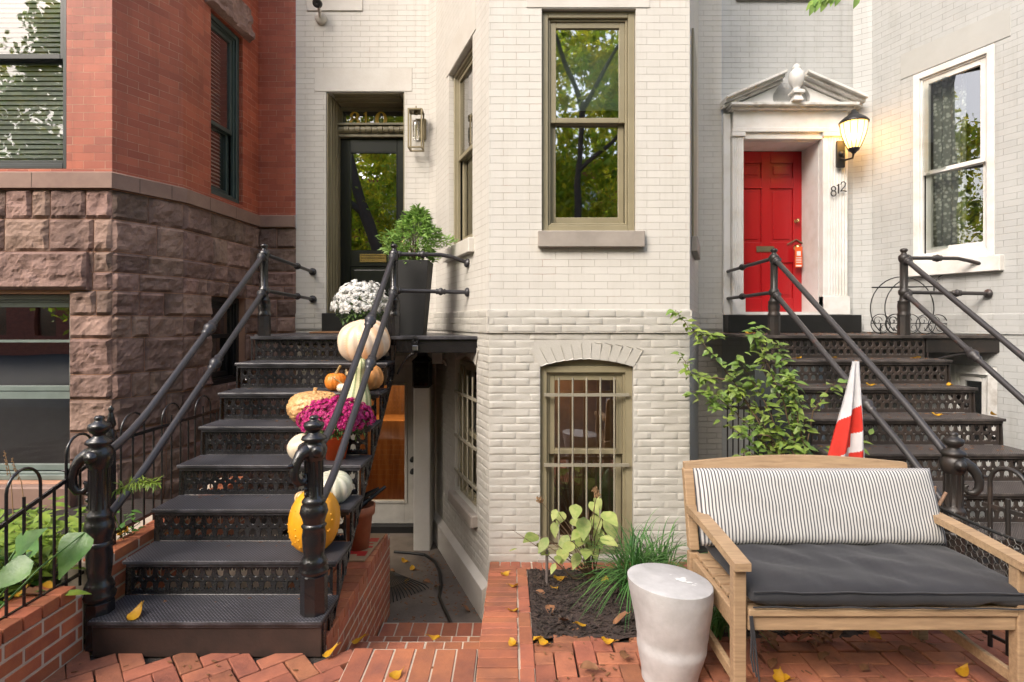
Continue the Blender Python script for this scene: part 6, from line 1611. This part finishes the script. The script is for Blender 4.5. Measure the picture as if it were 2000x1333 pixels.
for px, py, lb in ((1511,1302,'dead leaf on the paving under the bench near its left leg'), (1610,1288,'dead leaf on the paving under the middle of the bench'), (1770,1275,'brown leaf on the paving under the bench, right of the middle'), (1690,1310,'small brown leaf on the paving below the bench rail')): fallen(px, py, .006, lb, 'b')
for px, py, lb in ((764,1118,'brown leaf on the areaway floor behind the rake'), (853,1150,'dead leaf lying by the hose'), (834,1138,'small dead leaf on the areaway floor left of the hose'), (910,1195,'brown leaf on the areaway floor by the plinth')): fallen(px, py, AF+.004, lb, 'b')
for q in range(18):
    px, py = R.uniform(1480, 1640), R.uniform(1240, 1262); fallen(px, py, .004, 'brown leaf in the drift on the paving behind the bench front rail', 'b', R.uniform(.7,1.1))
fallen(65, 1163, .352, 'withered purple brown leaf on the planter wall coping', 'b', 1.3)
EXPO = 1.4
# ================================================================== TREES ACROSS THE STREET (mirrored in the panes)
def tree(label, base, pts, r0, crown, seed, n=2600, branches=(), back=0):
    R.seed(seed); base = V(base); root = thing('street_tree', label, 'tree', base, 'street trees')
    t = MB(); pts = [base + V(p) for p in pts]; k = len(pts)
    t.tube(pts, [lerp(r0, r0*.45, i/(k-1)) for i in range(k)], 12)
    for br in branches:
        q = [base + V(p) for p in br]; t.tube(q, [lerp(r0*.5, r0*.12, i/(len(q)-1)) for i in range(len(q))], 8)
    t.build('trunk', MAT['bark'], root)
    c = MB(); cz, rx, rz = crown
    cl = []
    while len(cl) < 150:
        d = rdir(); q = d*R.uniform(.15,1)**.5; cl.append(V((q.x*rx, q.y*rx*.8, q.z*rz)))
    vs = []; fs = []
    for i in range(n):
        o = R.choice(cl); p = base + V((0,back,cz)) + o + rdir()*R.uniform(0,.9); a, b = rdir(), rdir(); s = R.uniform(.07,.16); b = (b - a*b.dot(a)).normalized(); q = len(vs)
        vs += [p - a*s, p + b*s*.55, p + a*s, p - b*s*.55]; fs.append((q, q+1, q+2, q+3))
    c.idx(vs, fs); c.build('crown', MAT['tree_leaf'], root)
tree('forked street tree mirrored in the tall front window', (2.05, -9, -.15), [(0,0,0), (-.12,0,4), (.15,0,8.6)], .17, (9.4, 4.2, 5.0), 11, 14000,
     [[(.15,0,8.4), (-.6,.1,10.5), (-1.4,.2,12.5)], [(.15,0,8.4), (1.3,0,10.5), (2.6,.2,13)], [(0,0,6.5), (1.2,.3,7.6), (2.4,.4,8.2)]], back=-3.0)
tree('leaning street tree mirrored in the black door glass', (-4.7, -9.2, -.15), [(0,0,0), (-.1,0,3.2), (-1.3,0,6.8), (-1.9,.2,9.5)], .30, (8.0, 4.0, 4.8), 12, 14000,
     [[(-.2,0,4.2), (.6,.2,5.6), (1.7,.3,6.8)], [(-1.0,0,6), (-2.4,.3,7), (-3.4,.3,8.5)]], back=-2.8)
tree('tall street tree mirrored at the right edge of the lace window', (9.5, -8, -.15), [(0,0,0), (.1,0,4), (.1,0,8)], .22, (8.5, 4.2, 4.6), 13, 7000)
tree('dense street tree mirrored in the storm window', (-12.5, -9, -.15), [(0,0,0), (.1,0,4), (.0,0,7)], .22, (6.6, 3.8, 5.2), 14, 22000)
tree('pavement tree far to the left, mirrored in the lace window', (-17, .2, -.15), [(0,0,0), (.1,0,3), (.0,0,6)], .2, (6.8, 4.4, 4.8), 15, 15000)
for i, (x, y) in enumerate(((-7.5,-15), (-1.2,-15.5), (5.4,-15.5), (12,-15), (17.5,-11))):
    tree(['dark tree far across the street, mirrored in the basement window', 'tree far across the street in the middle', 'tree far across the street, right of the middle', 'tree far across the street on the right', 'last tree far across the street on the right'][i], (x, y, -.15), [(0,0,0), (.1,0,4), (.0,0,9)], .25, (7.6, 4.2, 7.6), 20+i, 15000)
# row of houses across the street, seen only in the panes
for i, (x0, mat_) in enumerate(((-32, 'red_brick'), (-24, 'grey_brick'), (-16, 'red_brick'), (-8, 'cream_brick'), (0, 'red_brick'), (8, 'grey_brick'), (16, 'red_brick'))):
    h = thing('facing_row_house', 'row house across the street, seen only as a dim reflection in the panes', 'house', (x0+4, -24, -.15), 'row houses across the street')
    f_ = Fr((x0+7.95, -22), (x0, -22)); b_ = MB(); op = [(a+.6, a+1.7, z, z+1.9, .2) for a in (.2, 2.8, 5.4) for z in (.9, 4.2, 7.4)]
    wall(b_, f_, 0, 7.95, -.15, 10.5, op); b_.box(x0, x0+7.95, -30, -22.3, -.15, 10.5); b_.build('wall', MAT[mat_], h)
    for o in op:
        m = MB(); fquad(m, f_, o[0], o[1], o[2], o[3], -.18); m.build('window', MAT['pane_dark'], h)
# ================================================================== LIGHT AND CAMERA
w = bpy.data.worlds.new('World'); SC.world = w; w.use_nodes = True; nt = w.node_tree; bg = nt.nodes['Background']
sky = nt.nodes.new('ShaderNodeTexSky'); sky.sky_type = 'NISHITA'; sky.sun_disc = False
EL, AZ = math.radians(42), math.radians(38)      # sun: behind the camera, to the left
sky.sun_elevation = EL; sky.sun_rotation = math.radians(180)+AZ; sky.air_density = 1.0; sky.dust_density = 4.0; sky.ozone_density = 1.0
warm = mixc(nt, 1.0, sky.outputs[0], (1.0,.985,.965), 'MULTIPLY'); nt.links.new(warm, bg.inputs[0]); bg.inputs[1].default_value = .15
sl = bpy.data.lights.new('sun', 'SUN'); sl.energy = .95; sl.angle = math.radians(24); sl.color = (1,.965,.92); so = bpy.data.objects.new('sun', sl); COL.objects.link(so)
d = V((-math.sin(AZ)*math.cos(EL), -math.cos(AZ)*math.cos(EL), math.sin(EL))); so.rotation_euler = d.to_track_quat('Z', 'Y').to_euler(); so.location = (-6, -6, 9)
lt = bpy.data.lights.new('kitchen_light', 'POINT'); lt.energy = 13; lt.color = (1,.72,.4); lt.shadow_soft_size = .12; lo = bpy.data.objects.new('kitchen_light', lt); COL.objects.link(lo); lo.location = (-1.5, 7.0, 1.15)
lt = bpy.data.lights.new('basement_lamp', 'POINT'); lt.energy = 2.2; lt.color = (1,.68,.38); lt.shadow_soft_size = .1; lo = bpy.data.objects.new('basement_lamp', lt); COL.objects.link(lo); lo.location = (.3, 5.0, 1.15)
cam = bpy.data.cameras.new('camera'); co = bpy.data.objects.new('camera', cam); COL.objects.link(co); SC.camera = co
cam.sensor_fit = 'HORIZONTAL'; cam.sensor_width = 36; cam.lens = F/2000*36; cam.shift_y = -(666.5-CY)/2000; cam.clip_start = .05; cam.clip_end = 300
co.location = (0, 0, CH); co.rotation_euler = (math.pi/2, 0, 0)
SC.render.engine = 'CYCLES'; SC.cycles.use_denoising = True; SC.cycles.max_bounces = 8; SC.cycles.transparent_max_bounces = 16
SC.view_settings.view_transform = 'Standard'; SC.view_settings.look = 'None'; SC.view_settings.exposure = EXPO; SC.view_settings.gamma = 1
